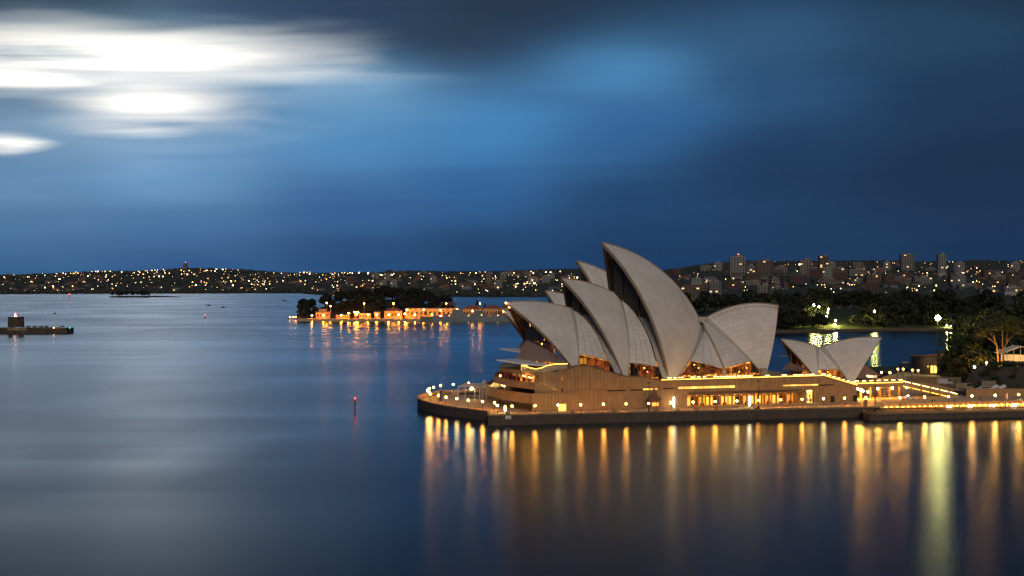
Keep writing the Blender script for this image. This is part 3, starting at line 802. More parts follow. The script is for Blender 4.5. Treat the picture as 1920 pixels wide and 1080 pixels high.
# north foyer of the large hall: upright glass, sloping pleated skirt, pale canopy
A1, A2, B1, B2 = (-48.8, 0.0, 29.4), (-42.9, -19.0, 24.2), (-53.2, 0.0, 22.1), (-40.8, -22.0, 21.3)
def foyer(FR, sh, A1, A2, B1, B2, tip, cn, parent, ncol=14):
    ts = np.linspace(0, 1, ncol + 1); V = lambda p: np.array(p, float)
    for mir in (1, -1):
        for k in range(ncol):
            q = []
            for x in (ts[k] + 0.004, ts[k + 1] - 0.004): q.append((V(A1) * (1 - x) + V(A2) * x, V(B1) * (1 - x) + V(B2) * x))
            f = lambda p: FR.w(p[0], p[1] * mir, p[2])
            mb = MB(); mb.quadface([f(q[0][0]), f(q[1][0]), f(q[1][1]), f(q[0][1])]); pane = mb.build('skirt_pane', 'bronze_skirt', parent)
            m_ = MB(); m_.tube(f(q[0][0]) + Vector((0, 0, .08)), f(q[0][1]) + Vector((0, 0, .08)), 0.16, 0.16, 5); m_.build('mullion', 'bronze', pane)
            a, b = q[0][0], q[1][0]; za, zb = sh.under(a[0], a[1]), sh.under(b[0], b[1])
            if za and zb and min(za - a[2], zb - b[2]) > 0.3:
                mb = MB(); mb.quadface([f(a), f(b), f((b[0], b[1], zb)), f((a[0], a[1], za))]); pane = mb.build('upright_pane', 'bronze_glass', parent)
                m_ = MB(); m_.box(f((a[0], a[1], (a[2] + za) / 2)), (0.5, 0.18, za - a[2]), FR.a); m_.build('mullion', 'dark_bronze', pane)
    # canopy wings
    for mir in (1, -1):
        f = lambda p, dz=0: FR.w(p[0], p[1] * mir, p[2] + dz)
        P = [tip, cn, (B2[0] - 4, B2[1] + 3, B2[2] - 0.9), (B1[0] + 3, 0, B1[2] + 0.2)]
        mb = MB(); mb.hexa([f(p, -0.5) for p in P], [f(p) for p in P]); mb.build('canopy', 'canopy_roof', parent)
    # wall inside, its own glow standing in for the room's lights
    mb = MB(); a, b = FR.w(A1[0] + 7.5, -11, A2[2] - 4), FR.w(A1[0] + 7.5, 11, A2[2] - 4)
    mb.quadface([a, b, b + Vector((0, 0, 8)), a + Vector((0, 0, 8))]); mb.build('foyer_wall', 'foyer_dim', parent)
foyer(HALL, LOWS, A1, A2, B1, B2, (-61.3, 0, 22.1), (-53.5, -11.0, 20.9), hall, 15)
for x, y, t in ((996, 632, -3), (1000, 641, -6), (1008, 640.5, -9), (1020, 637, -10), (1016, 645, -12), (993, 608, -1), (995, 611, -1), (992, 613, -1), (1046, 659, -17), (1000, 660, -8), (1022, 674, -14), (986, 669, -6), (974, 670, -3)):
    m_ = MB(); m_.ball(HP(x, y, t + 3.0), 0.24, 8, 5); m_.build('foyer_lamp', 'inside_lamp', hall)
# beacon at the ridge tips
for x, y in ((948.5, 568), (955, 576)):
    m_ = MB(); m_.ball(HP(x, y, -0.4 if x < 950 else -1.2), 0.3, 8, 5); m_.build('tip_lamp', 'inside_lamp', hall)

# ---- second hall behind (only its tips and west sides show)
th = thing('theatre_hall', 'smaller row of white roof shells rising behind the large hall', 'building', tuple(THEA.w(0, 0, PODZ)))
THEA_SHELLS = []
for src, px, nr in ((BIG, (1081.0, 489.2), 12), (MID, (1022.2, 545.2), 9), (LOWS, (942.7, 583.8), 9)):
    Tp = ltz(THEA, THEA.px(px[0], px[1], 0.0)); Tn = V3(Tp[0], 0, Tp[2])
    k = V3(0.82, 0.82, 0.87)
    Rn = Tn + (src.R - src.T) * k; Fn = Tn + (src.F - src.T) * k; Rn[1] = 0
    sh = Shell(Tn, Rn, Fn, max(PODZ, Fn[2]), R0 * 0.86); THEA_SHELLS.append(sh)
    shell_parts(THEA, sh, nr, th, m=12)
Tp = THEA_SHELLS[2].T
foyer(THEA, THEA_SHELLS[2], (Tp[0] + 11, 0, 28.5), (Tp[0] + 16, -16, 24), (Tp[0] + 6.5, 0, 22.3), (Tp[0] + 17, -18, 21.5), (Tp[0] - 1.5, 0, 22.6), (Tp[0] + 6, -9.5, 21.6), th, 10)
m_ = MB(); m_.ball(W(THEA, THEA_SHELLS[2].T) + Vector((0.2, -.4, 0)), 0.28, 8, 5); m_.build('tip_lamp', 'inside_lamp', th)

# ---- restaurant shells
rest = thing('restaurant_pavilion', 'pair of small white roof shells opening left and right near the steps', 'building', tuple(REST.w(0, 0, 12)))
RL = Shell(ltz(REST, (110.97, 630.64, 28.32)), ltz(REST, (127.43, 634.44, 24.6)), ltz(REST, (124.88, 623.4, 11.62)), 13.2)
RR = Shell(ltz(REST, (155.15, 640.84, 28.41)), ltz(REST, (127.93, 634.56, 24.41)), ltz(REST, (138.68, 623.03, 9.73)), 11.2)
shell_parts(REST, RL, 10, rest, m=13, thick=0.7); shell_parts(REST, RR, 14, rest, m=13, thick=0.7)
RP = REST.px
def rear_of(sh, zmin, n=8):
    r = sh.rib(1.0, 60, -0.1); r = r[r[:, 2] >= zmin][::-1]; idx = np.linspace(0, len(r) - 1, n).astype(int)
    return [W(REST, r[i]) for i in idx]
zE = RP(1540, 694, -8.5).z
patch('infill_shell', rear_of(RL, zE), rear_of(RR, RP(1574, 693, -11).z), rest, cols=2, bulge=0.1)
glazed_opening(REST, [(1537, 708), (1540, 694), (1574, 693.5), (1586, 712), (1560, 708)], -8.6, 6, rest, 4.5, 'foyer_glow', ((1552, 698), (1556, 701)))
# the lit north glass of the restaurant
for k in range(9):
    t0_, t1_ = -9 + k * 2.0, -9 + k * 2.0 + 1.8
    def sf(t): return REST.loc(RP(1480, 690, 0))[0] + abs(t) * 0.75 - 0.2
    z0_, z1_ = RL.under(sf(t0_), t0_, 1.2), RL.under(sf(t1_), t1_, 1.2)
    if not z0_ or not z1_: continue
    mb = MB(); mb.quadface([REST.w(sf(t0_), t0_, 12.4), REST.w(sf(t1_), t1_, 12.4), REST.w(sf(t1_), t1_, max(12.6, z1_)), REST.w(sf(t0_), t0_, max(12.6, z0_))]); mb.build('upright_pane', 'bronze_glass', rest)
    m_ = MB(); m_.box(REST.w(sf(t0_) - .1, t0_ - .1, (12.4 + max(12.6, z0_)) / 2), (.3, .2, max(.3, z0_ - 12.4)), REST.a); m_.build('mullion', 'bronze', rest)
mb = MB(); a, b = REST.w(-6.5, -4.5, 13), REST.w(-6.5, 4.5, 13); mb.quadface([a, b, b + Vector((0, 0, 6)), a + Vector((0, 0, 6))]); mb.build('foyer_wall', 'foyer_glow', rest)  # back wall emits its own glow instead of being lit
# sloping glass aprons at both ends
def apron(FR, pts, n, parent, name='skirt_pane'):
    a0, a1, b0, b1 = [Vector(p) for p in pts]
    for k in range(n):
        x, y = k / n, (k + 0.94) / n
        mb = MB(); mb.quadface([a0.lerp(a1, x), a0.lerp(a1, y), b0.lerp(b1, y), b0.lerp(b1, x)]); p = mb.build(name, 'bronze_skirt', parent)
        m_ = MB(); m_.tube(a0.lerp(a1, x), b0.lerp(b1, x), 0.11, 0.11, 5); m_.build('mullion', 'bronze', p)
apron(REST, (RP(1484, 676, 0), RP(1512, 692, -7), RP(1466, 693, 0), RP(1500, 696, -8)), 7, rest)
apron(REST, (RP(1622, 684, -1), RP(1606, 708, -9), RP(1652, 704, 0), RP(1622, 710, -9)), 9, rest)
mb = MB(); mb.box(RP(1474, 667, 1.5), (5.5, .4, .4), REST.a); mb.build('roof_spar', 'rib_concrete', rest)
for x, y in ((1606, 706), (1612, 707), (1620, 706), (1628, 705), (1634, 706), (1641, 706)):
    m_ = MB(); m_.box(RP(x, y, -6), (1.3, .3, .5), REST.a); m_.build('foyer_lamp', 'rail_lamp', rest)
# ================================================================== THE PODIUM
TW = -26.5                                  # plane of the long west wall (hall frame)
pod = thing('podium_building', 'long brown granite podium under the white shells with lit arcade and slot windows', 'building', tuple(HALL.w(10, 0, DECK)))
SZ = lambda px, py, t=TW: HALL.sz(px, py, t)
prof = [SZ(x, y) for x, y in ((1055.6, 697.6), (1079, 686.4), (1104, 686.4), (1120, 691), (1140, 697), (1160, 702.5), (1174, 706.7), (1203, 706), (1215, 709), (1240, 714.6), (1545, 706), (1606.8, 724.2))]
ps, pz = [p[0] for p in prof], [p[1] for p in prof]
topz = lambda s_: float(np.interp(s_, ps, pz))
S_L, S_R = ps[0], ps[-1]
# openings in the wall: (s0, s1, z0, z1)
def opening(x0, x1, y0, y1): 
    s0, s1 = SZ(x0, (y0 + y1) / 2)[0], SZ(x1, (y0 + y1) / 2)[0]; return [s0, s1, SZ((x0 + x1) / 2, y1)[1], SZ((x0 + x1) / 2, y0)[1]]
slots = {'dark': [opening(1139, 1174, 731.2, 733.6), opening(1183, 1205, 730, 732.6), opening(1243, 1266, 727.3, 729.6), opening(1536, 1563, 720.8, 723.2)],
         'lit': [opening(1206, 1234, 728.4, 731.2), opening(1272, 1379, 724, 728.4), opening(1469, 1535, 720.8, 723.6)]}
arc_s0, arc_s1 = SZ(1289, 760)[0], SZ(1497, 757)[0]
ARC = [arc_s0, arc_s1, DECK - 1, 8.3]
ENT = [SZ(1513, 757)[0], SZ(1526.5, 757)[0], DECK - 1, 9.0]
zg = SZ(1100, 731)[1]
allo = slots['dark'] + slots['lit'] + [ARC, ENT, [S_L - 1, slots['dark'][0][0], zg - .06, zg + .06]]
def panel_row(s0, s1, w, zbot, ztop, t, parent, m='granite_panel', holes=(), thick=0.4, gap=0.09):
    """upright cladding panels, one object each, interrupted by the openings"""
    cuts = [s0]
    x = s0
    hs = sorted({v for h in holes for v in h[:2] if s0 < v < s1})
    n = max(1, round((s1 - s0) / w)); base = [s0 + (s1 - s0) * k / n for k in range(n + 1)]
    base = [b for b in base if all(abs(b - h) > w * 0.45 for h in hs)] + hs
    base = sorted(base)
    for a, b in zip(base[:-1], base[1:]):
        mid = (a + b) / 2; zb = [zbot]
        segs = []; lo = zbot
        for h in sorted((h for h in holes if h[0] - 1e-3 <= mid <= h[1] + 1e-3), key=lambda h: h[2]):
            if h[2] > lo + 0.1: segs.append((lo, h[2], False))
            lo = h[3]
        segs.append((lo, None, True))
        for z0, z1, top in segs:
            za, zc = (ztop(a), ztop(b)) if top else (z1, z1)
            if max(za, zc) - z0 < 0.15: continue
            za, zc = max(za, z0 + .05), max(zc, z0 + .05)
            mb = MB(); a_, b_ = a + gap / 2, b - gap / 2; jit = random.uniform(-0.02, 0.02)
            P = lambda s_, d, z: HALL.w(s_, t + d + jit, z)
            mb.hexa([P(a_, 0, z0), P(b_, 0, z0), P(b_, thick, z0), P(a_, thick, z0)], [P(a_, 0, za), P(b_, 0, zc), P(b_, thick, zc), P(a_, thick, za)])
            mb.build('wall_panel', m, parent)
panel_row(S_L, S_R, 1.55, DECK, topz, TW, pod, holes=allo)
# end wall turning the south corner, and the dark mass behind the cladding
core = MB()
B = TW + 4.3
def core_piece(s0, s1, zt, t0=B, t1=62.0):
    core.hexa([HALL.w(s0, t0, DECK - 0.5), HALL.w(s1, t0, DECK - 0.5), HALL.w(s1, t1, DECK - 0.5), HALL.w(s0, t1, DECK - 0.5)],
              [HALL.w(s0, t0, zt), HALL.w(s1, t0, zt), HALL.w(s1, t1, zt), HALL.w(s0, t1, zt)])
core_piece(-44.0, -26, 19.6, t1=20.0); core.hexa([HALL.w(-44, 20.02, DECK), HALL.w(-26, 20.02, DECK), HALL.w(-20, 62, DECK), HALL.w(-29, 62, DECK)], [HALL.w(-44, 20.02, 19.4), HALL.w(-26, 20.02, 19.4), HALL.w(-20, 62, 19.4), HALL.w(-29, 62, 19.4)]); core_piece(-26, -8, 15.0); core_piece(-8, 70, 13.6); core_piece(70, 82.3, 9.4)
core.build('podium_core', 'rib_concrete', pod)
mb = MB(); mb.quadface([HALL.w(S_L, TW + .42, DECK), HALL.w(S_R, TW + .42, DECK), HALL.w(S_R, TW + .42, 8.0), HALL.w(S_L, TW + .42, 8.0)])
def backing(s0, s1, z0, z1):
    m_ = MB(); m_.quadface([HALL.w(s0, TW + .6, z0), HALL.w(s1, TW + .6, z0), HALL.w(s1, TW + .6, z1), HALL.w(s0, TW + .6, z1)]); return m_
backing(S_L, arc_s0, DECK, 13.0).build('wall_backing', 'dark_bronze', pod)
backing(arc_s0, arc_s1, 8.3, 13.0).build('wall_backing', 'dark_bronze', pod)
backing(arc_s1, ENT[0], DECK, 13.0).build('wall_backing', 'dark_bronze', pod)
backing(ENT[0], ENT[1], 9.0, 13.0).build('wall_backing', 'dark_bronze', pod)
backing(ENT[1], S_R - .3, DECK, 9.6).build('wall_backing', 'dark_bronze', pod)
# lower plinth blocks and cap of the wall
for k, o_ in enumerate(slots['lit']):
    n = max(2, int((o_[1] - o_[0]) / 2.7))
    for i in range(n):
        a, b = o_[0] + (o_[1] - o_[0]) * i / n + .12, o_[0] + (o_[1] - o_[0]) * (i + 1) / n - .12
        m_ = MB(); c = HALL.w((a + b) / 2, TW + .35, (o_[2] + o_[3]) / 2); m_.box(c, (b - a, .12, o_[3] - o_[2] - .1), HALL.a)
        m_.build('slot_window', 'window_glow' if (i + k) % 3 else 'window_yellow', pod)
for o_ in slots['dark']:
    m_ = MB(); m_.box(HALL.w((o_[0] + o_[1]) / 2, TW + .38, (o_[2] + o_[3]) / 2), (o_[1] - o_[0] - .1, .1, o_[3] - o_[2] - .05), HALL.a); m_.build('slot_window', 'black_void', pod)
# coping with the strip of light under it
def coping(s0, s1, n, lit):
    for i in range(n):
        a, b = s0 + (s1 - s0) * i / n, s0 + (s1 - s0) * (i + 1) / n - 0.03
        za, zb = topz(a), topz(b)
        m_ = MB(); P = HALL.w
        m_.hexa([P(a, TW - .35, za + .05), P(b, TW - .35, zb + .05), P(b, TW + .8, zb + .05), P(a, TW + .8, za + .05)],
                [P(a, TW - .35, za + .4), P(b, TW - .35, zb + .4), P(b, TW + .8, zb + .4), P(a, TW + .8, za + .4)])
        m_.build('coping_stone', 'bronze' if not lit else 'granite_panel', pod)
        if lit:
            m_ = MB(); m_.hexa([P(a, TW - .30, za + .402), P(b, TW - .30, zb + .402), P(b, TW - .05, zb + .402), P(a, TW - .05, za + .402)],
                               [P(a, TW - .30, za + .60), P(b, TW - .30, zb + .60), P(b, TW - .05, zb + .60), P(a, TW - .05, za + .60)])
            m_.build('light_strip', 'led_strip', pod)
s_led = SZ(1240, 714.6)[0]; s_knee = SZ(1545, 706)[0]
coping(S_L, s_led, 16, False); coping(s_led, s_knee, 18, True); coping(s_knee, S_R, 5, True)
# top terrace slab
mb = MB(); mb.hexa([HALL.w(-9, TW + .82, 13.62), HALL.w(67, TW + .82, 13.62), HALL.w(67, 60, 13.62), HALL.w(-9, 60, 13.62)], [HALL.w(-9, TW + .82, 14.2), HALL.w(67, TW + .82, 14.2), HALL.w(67, 60, 14.2), HALL.w(-9, 60, 14.2)])
mb.build('terrace_slab', 'paving', pod)
mb = MB(); mb.hexa([HALL.w(67.05, TW + .82, 13.0), HALL.w(82, TW + .82, 9.5), HALL.w(82, 30, 9.5), HALL.w(67.05, 30, 13.0)], [HALL.w(67.05, TW + .82, 14.15), HALL.w(82, TW + .82, 10.1), HALL.w(82, 30, 10.1), HALL.w(67.05, 30, 14.15)])
mb.build('stair_flight', 'paving', pod)
# handrail with lamps tucked under it
def rail(s0, s1, t, zf, step=2.6, fill=0.72):
    x = s0
    while x < s1 - 0.5:
        m_ = MB(); m_.box(HALL.w(x, t, zf(x) + .55), (.08, .08, 1.1), HALL.a); m_.build('rail_post', 'bronze', pod)
        y = min(x + step, s1); m_ = MB(); m_.tube(HALL.w(x, t, zf(x) + 1.1), HALL.w(y, t, zf(y) + 1.1), .07, .07, 5); m_.build('hand_rail', 'bronze', pod)
        if random.random() < fill:
            L = random.uniform(.5, .9) * step; m_ = MB(); m_.box(HALL.w(x + step / 2, t + .05, (zf(x) + zf(y)) / 2 + .92), (L, .10, .16), HALL.a); m_.build('rail_lamp', 'rail_lamp', pod)
        x += step
rail(s_led + 3, s_knee, TW + 1.8, lambda s_: 14.25, 2.5, .75)
rail(s_knee, S_R - .5, TW + 1.4, lambda s_: topz(s_) + .35, 2.2, .9)
# arcade: recessed shops under a canopy
zf = DECK
mb = MB(); mb.quadface([HALL.w(arc_s0, TW + 4.2, zf), HALL.w(arc_s1, TW + 4.2, zf), HALL.w(arc_s1, TW + 4.2, 8.3), HALL.w(arc_s0, TW + 4.2, 8.3)]); mb.build('arcade_wall', 'timber', pod)
mb = MB(); mb.box(HALL.w((arc_s0 + arc_s1) / 2, TW + 2.3, 8.15), (arc_s1 - arc_s0, 3.7, .28), HALL.a); mb.build('arcade_ceiling', 'pale_concrete', pod)
for a in (arc_s0 + .05, arc_s1 - .05):
    mb = MB(); mb.box(HALL.w(a, TW + 2.3, 6.1), (.2, 3.6, 4.3), HALL.a); mb.build('arcade_wall', 'granite_panel', pod)
nb = 15
for i in range(nb):
    a = arc_s0 + (arc_s1 - arc_s0) * i / nb; b = arc_s0 + (arc_s1 - arc_s0) * (i + 1) / nb
    if i: m_ = MB(); m_.box(HALL.w(a, TW + .35, 6.0), (.5, .6, 4.2), HALL.a); m_.build('arcade_column', 'granite_panel', pod)
    k = i % 3
    m_ = MB(); m_.box(HALL.w((a + b) / 2, TW + 3.9, zf + 1.75), ((b - a) * (.82 if k != 1 else .55), .12, 3.1), HALL.a)
    m_.build('shop_window', ('window_glow', 'black_void', 'window_amber')[k] if i % 5 else 'window_glow', pod)
    m_ = MB(); m_.box(HALL.w((a + b) / 2, TW + 2.0, 7.93), (1.3, .3, .1), HALL.a); m_.build('ceiling_lamp', 'inside_lamp', pod)
    if k == 2:
        m_ = MB(); m_.box(HALL.w((a + b) / 2 - .5, TW + 2.6, zf + .55), (1.3, .8, 1.1), HALL.a); m_.build('counter', 'dark_bronze', pod)
c0, c1 = SZ(1291, 741)[0], SZ(1503, 736)[0]
mb = MB(); mb.hexa([HALL.w(c0, TW - 3.2, 8.5), HALL.w(c1, TW - 3.2, 8.5), HALL.w(c1, TW - .05, 8.9), HALL.w(c0, TW - .05, 8.9)], [HALL.w(c0, TW - 3.2, 8.9), HALL.w(c1, TW - 3.2, 8.9), HALL.w(c1, TW - .05, 9.5), HALL.w(c0, TW - .05, 9.5)])
mb.build('arcade_canopy', 'bronze', pod)
# bright shop entrance further along
mb = MB(); mb.box(HALL.w((ENT[0] + ENT[1]) / 2, TW + 1.6, (zf + 9.0) / 2), (ENT[1] - ENT[0], .2, 9.0 - zf), HALL.a); mb.build('entrance_glass', 'window_yellow', pod)
for i in range(4):
    m_ = MB(); m_.box(HALL.w(ENT[0] + (ENT[1] - ENT[0]) * i / 3, TW + 1.45, (zf + 9) / 2), (.12, .12, 9 - zf), HALL.a); m_.build('mullion', 'dark_bronze', pod)
for i, (u, z, w_, h_) in enumerate(((.3, 5.2, .9, 1.3), (.65, 6.6, .8, 1.0), (.35, 7.6, .7, .7), (.8, 5.0, .7, 1.5), (.55, 4.8, .5, 1.2))):
    m_ = MB(); m_.box(HALL.w(ENT[0] + (ENT[1] - ENT[0]) * u, TW + 1.42, z), (w_, .06, h_), HALL.a); m_.build('display_board', 'timber' if i % 2 else 'white_paint', pod)
m_ = MB(); m_.box(HALL.w((ENT[0] + ENT[1]) / 2, TW + 1.0, 8.75), (2.2, .5, .12), HALL.a); m_.build('ceiling_lamp', 'inside_lamp', pod)
# vehicle doors at the south end
for x in (1561, 1603):
    s_, z_ = SZ(x, 751); m_ = MB(); m_.box(HALL.w(s_, TW - .02, zf + 1.3), (1.8, .1, 2.6), HALL.a); m_.build('service_door', 'black_void', pod)
# ---- north end: proud stair wall, recessed upper wall, curved galleries
t_pr = TW - 1.4
sp0, spz = SZ(998, 738, t_pr); sp1 = SZ(1060, 737.5, t_pr)[0]; sp2, spz2 = SZ(1135, 763, t_pr)
DOOR = [SZ(1047.5, 765, t_pr)[0], SZ(1062, 765, t_pr)[0], DECK - 1, SZ(1055, 757.5, t_pr)[1]]
stz = lambda s_: float(np.interp(s_, [sp0, sp1, sp2], [spz, spz, spz2]))
panel_row(sp0, sp2 - .2, 1.5, DECK, stz, t_pr, pod, holes=[DOOR])
m_ = MB(); m_.box(HALL.w((DOOR[0] + DOOR[1]) / 2, t_pr + .5, (DECK + DOOR[3]) / 2), (DOOR[1] - DOOR[0], .1, DOOR[3] - DECK), HALL.a); m_.build('lit_doorway', 'window_yellow', pod)
for u in (.18, .52): 
    m_ = MB(); m_.box(HALL.w(DOOR[0] + (DOOR[1] - DOOR[0]) * u, t_pr + .42, DECK + 1.3), (.1, .06, 2.6), HALL.a); m_.build('door_post', 'dark_bronze', pod)
t_up = TW + 1.6
su0, suz = SZ(1003, 697.8, t_up)
panel_row(su0, S_L + .1, 1.5, spz - .6, lambda s_: suz, t_up, pod)
m_ = MB()   # slanting stair parapet in the recess, with light washing the wall behind
pa, pb = HALL.px(1003, 716.8, TW - .2), HALL.px(1010, 716.8, TW - .2); pc = HALL.px(1053, 736.5, TW - .2); pd = HALL.px(1003, 738.5, TW - .2)
o_ = Vector((HALL.n.x, HALL.n.y, 0)) * .35
m_.hexa([pd, pc, pb, pa], [pd + o_, pc + o_, pb + o_, pa + o_]); m_.build('stair_parapet', 'granite_panel', pod)
m_ = MB(); a, b = HALL.px(1014, 721, TW + 1.0), HALL.px(1050, 737.5, TW + 1.0); m_.tube(a, b, .09, .09, 5); m_.build('light_strip', 'rail_lamp', pod)
# wedge of wall rising to the first shell foot (dark bronze flashing)
# curved galleries
TM = 22.0
def gallery(corner_px, sil_px, t_sil, z0, z1, name='gallery_parapet', t0=TW, mname='granite_panel', thick=.4, npt=16):
    sc = HALL.sz(corner_px, 720, t0)[0]
    # gentle curve that turns out of sight at the silhouette
    r2 = ray(sil_px, 600).xy; q = HALL.px(sil_px, 600, t_sil); ss = HALL.loc(q)[0]; kk = (r2 @ HALL.h) / (r2 @ HALL.n); ts_ = t_sil - t0
    be = (kk * ts_ - (ss - sc)) / ts_ ** 2; al = kk - 2 * be * ts_
    c = []
    for k in range(40):
        t = t0 + 84.0 * k / 39; c.append((sc + al * (t - t0) + be * (t - t0) ** 2, t))
    c = [p for p in c if p[0] < -24] or c
    while len(c) < 40: c.append((c[-1][0] + .6, c[-1][1] + .15))
    for k in range(0, 39, 3):
        m_ = MB(); seg = c[k:k + 4]
        for (sa, ta), (sb, tb) in zip(seg[:-1], seg[1:]):
            m_.hexa([HALL.w(sa, ta, z0), HALL.w(sa + thick, ta, z0), HALL.w(sb + thick, tb, z0), HALL.w(sb, tb, z0)][::-1], [HALL.w(sa, ta, z1), HALL.w(sa + thick, ta, z1), HALL.w(sb + thick, tb, z1), HALL.w(sb, tb, z1)][::-1])
        m_.build(name, mname, pod)
    return c
def slab(c, z0, z1, name, m, inset=0.0, s_back=-40.0, t_in=0):
    c = c[max(0, t_in):]
    poly = [HALL.w(s_ + inset, t, 0).xy for s_, t in c] + [HALL.w(c[-1][0] + 8, c[-1][1] - 1, 0).xy, HALL.w(s_back, TW + 2.4, 0).xy, HALL.w(su0 + .15, TW + 2.4, 0).xy, HALL.w(su0 + .1, c[0][1], 0).xy]
    m_ = MB(); m_.prism([(p.x, p.y) for p in poly][::-1], z0, z1); return m_.build(name, m, pod)
zz = lambda px, py, t=TW: HALL.sz(px, py, t)[1]
zA0, zA1 = zz(1008, 704.7), zz(1008, 697.6); zB0, zB1 = zz(1003, 730.5), zz(1003, 717.2); zC0, zC1 = zz(1000, 757.5), zz(1000, 738.4)
cA = gallery(1010, 936.5, 14, zA0, zA1); cB = gallery(1003.5, 926, 24, zB0, zB1); cC = gallery(999.5, 912, 29, zC0, zC1)
slab(cA, zA1 - .9, zA1 - .5, 'gallery_floor', 'paving', .42); slab(cA, zA0 + .05, zA0 + .3, 'gallery_soffit', 'rib_concrete', .42)
slab(cB, zB0 + .05, zB0 + .45, 'gallery_floor', 'paving', .42); slab(cC, zC0 + .05, zC0 + .45, 'gallery_floor', 'paving', .42)
# rooms behind the galleries; the upper one glows by itself in place of lamps
slab(cA, zB0 + .5, zA0, 'gallery_room', 'foyer_dim', 5.5, t_in=3); slab(cB, zC0 + .5, zB0, 'gallery_room', 'black_void', 4.5, t_in=3); slab(cC, DECK, zC0, 'gallery_room', 'dark_bronze', 6.0, t_in=2)
for k in range(1, 30, 2):   # red seats / carpet fronts and posts seen through the upper gallery
    (sa, ta), (sb, tb) = cA[k], cA[k + 2]
    m_ = MB(); c = HALL.w((sa + sb) / 2 + 2.6, (ta + tb) / 2, zB1 + .3); m_.box(c, (.3, 3.0, 1.7), HALL.a); m_.build('red_panel', 'red_carpet', pod)
    m_ = MB(); m_.box(HALL.w(sa + 1.0, ta, (zB1 + zA0) / 2 - .3), (.25, .25, zA0 - zB1 + 1.6), HALL.a); m_.build('gallery_post', 'timber', pod)
for x, y, t in ((981, 704.5, -20), (984, 705.6, -20), (992, 707.5, -22), (996, 708.6, -22), (1002, 709.6, -23), (1006, 711, -24)):
    m_ = MB(); m_.box(HALL.px(x, y, t), (.3, 1.3, .18), HALL.a); m_.build('ceiling_lamp', 'inside_lamp', pod)
for x, y, r in ((938, 704.5, .35), (945.5, 724, .3), (941, 722.5, .2)):
    m_ = MB(); m_.ball(at_y(x, y, 606), r, 8, 5); m_.build('gallery_lamp', 'inside_lamp', pod)
# lit rim of the foyer under the canopy
m_ = MB(); rim = [(978, 685), (985, 686.5), (995, 690), (1005, 691.5), (1015, 690), (1025, 685.5), (1040, 682.5), (1064, 682)]
pts = [HALL.px(x, y, -19 - 5 * k / 7) for k, (x, y) in enumerate(rim)]
for a, b in zip(pts[:-1], pts[1:]): m_.tube(a, b, .13, .13, 5)
m_.build('light_strip', 'led_strip', pod)
m_ = MB()
for a, b in zip(pts[:-1], pts[1:]):
    d = Vector((0, 0.9, -0.3)); m_.quadface([a + d, b + d, b + d + Vector((0, 1.2, -2.2)), a + d + Vector((0, 1.2, -2.2))])
m_.build('foyer_wall', 'pale_concrete', pod)
m_ = MB(); a = HALL.px(983, 689, -16); m_.box(a, (2.4, .3, 2.0), HALL.a); m_.build('lit_panel', 'window_yellow', pod)
# conical kiosk awning against the wall
k0, kz = SZ(1222, 752, TW - 2.4)
m_ = MB(); m_.lathe(HALL.w(k0 + 1, TW - 2.3, 7.2), [(3.3, 0), (2.0, 1.2), (.9, 2.9), (.15, 4.6)], 12)
kiosk = thing('kiosk', 'small kiosk with a dark conical awning against the podium wall', 'kiosk', tuple(HALL.w(k0 + 1, TW - 2.3, DECK)))
m_.build('awning', 'bronze', kiosk)
m_ = MB(); m_.box(HALL.w(k0 + 1.2, TW - 1.8, DECK + 1.6), (4.2, 2.4, 3.2), HALL.a); m_.build('cabin', 'timber', kiosk)
m_ = MB(); m_.box(HALL.w(k0 + 1.2, TW - 3.05, DECK + 1.7), (2.6, .1, 1.2), HALL.a); m_.build('hatch', 'window_glow', kiosk)
m_ = MB(); m_.tube(HALL.w(k0 + 1, TW - 4.6, DECK), HALL.w(k0 + 1, TW - 4.6, 7.4), .1, .1, 6); m_.build('pole', 'dark_bronze', kiosk)
# ================================================================== LAMPS AND SMALL THINGS ON THE POINT
def make_lamp(label, group, h=2.9, r=0.34, light='globe_light'):
    t = thing('lamp_post', label, 'lamp', (0, 0, 0), group)
    m_ = MB(); m_.lathe((0, 0, 0), [(.2, 0), (.2, .12), (.11, .3), (.085, .4)], 8); m_.build('lamp_base', 'dark_metal', t)
    m_ = MB(); m_.tube((0, 0, .3), (0, 0, h - r * .8), .075, .06, 7); m_.build('pole', 'dark_metal', t)
    m_ = MB(); m_.ball((0, 0, h), r, 12, 8); m_.build('globe', light, t, smooth=True)
    return t
def place_all(proto, pts, z=None):
    for i, p in enumerate(pts):
        o = proto if i == 0 else copy_tree(proto)
        o.location = p
        if i % 4 == 2:
            for ch in o.children:
                if ch.name.startswith('globe'):
                    ch.data = ch.data.copy(); ch.data.materials[0] = MATS['globe_light_pale']
quay_px = [(960, 761.6), (1003.3, 760.7), (1046.3, 759.6), (1088.9, 758.9), (1131.7, 757.8), (1174, 757), (1216.4, 756.2), (1258, 755.2), (1299.5, 754.1), (1341, 753), (1381.7, 751.9), (1422.5, 750.8), (1463.6, 749.7), (1504, 748.7), (1544.3, 747.6), (1583.8, 746.6), (1623.6, 745.4)]
LZ = 6.8
P0 = [at_z(x, y, LZ) for x, y in quay_px]
P0 = [QUAY.w(QUAY.loc(p)[0], max(1.1, QUAY.loc(p)[1]), DECK) for p in P0]
lp = make_lamp('lit white globe lamp on a short post along the straight front quay', 'globe lamps along the front quay'); place_all(lp, P0)
nose_lamp = [(801.7, 731.9), (804.9, 728.9), (804.4, 734.8), (807.3, 738.7), (813, 725.9), (826, 723), (849.9, 720.6), (879, 718.5), (821.7, 741.7), (836, 744.8), (856.4, 747.5), (877.8, 750.3), (905, 753), (927.4, 755), (932.5, 760)]
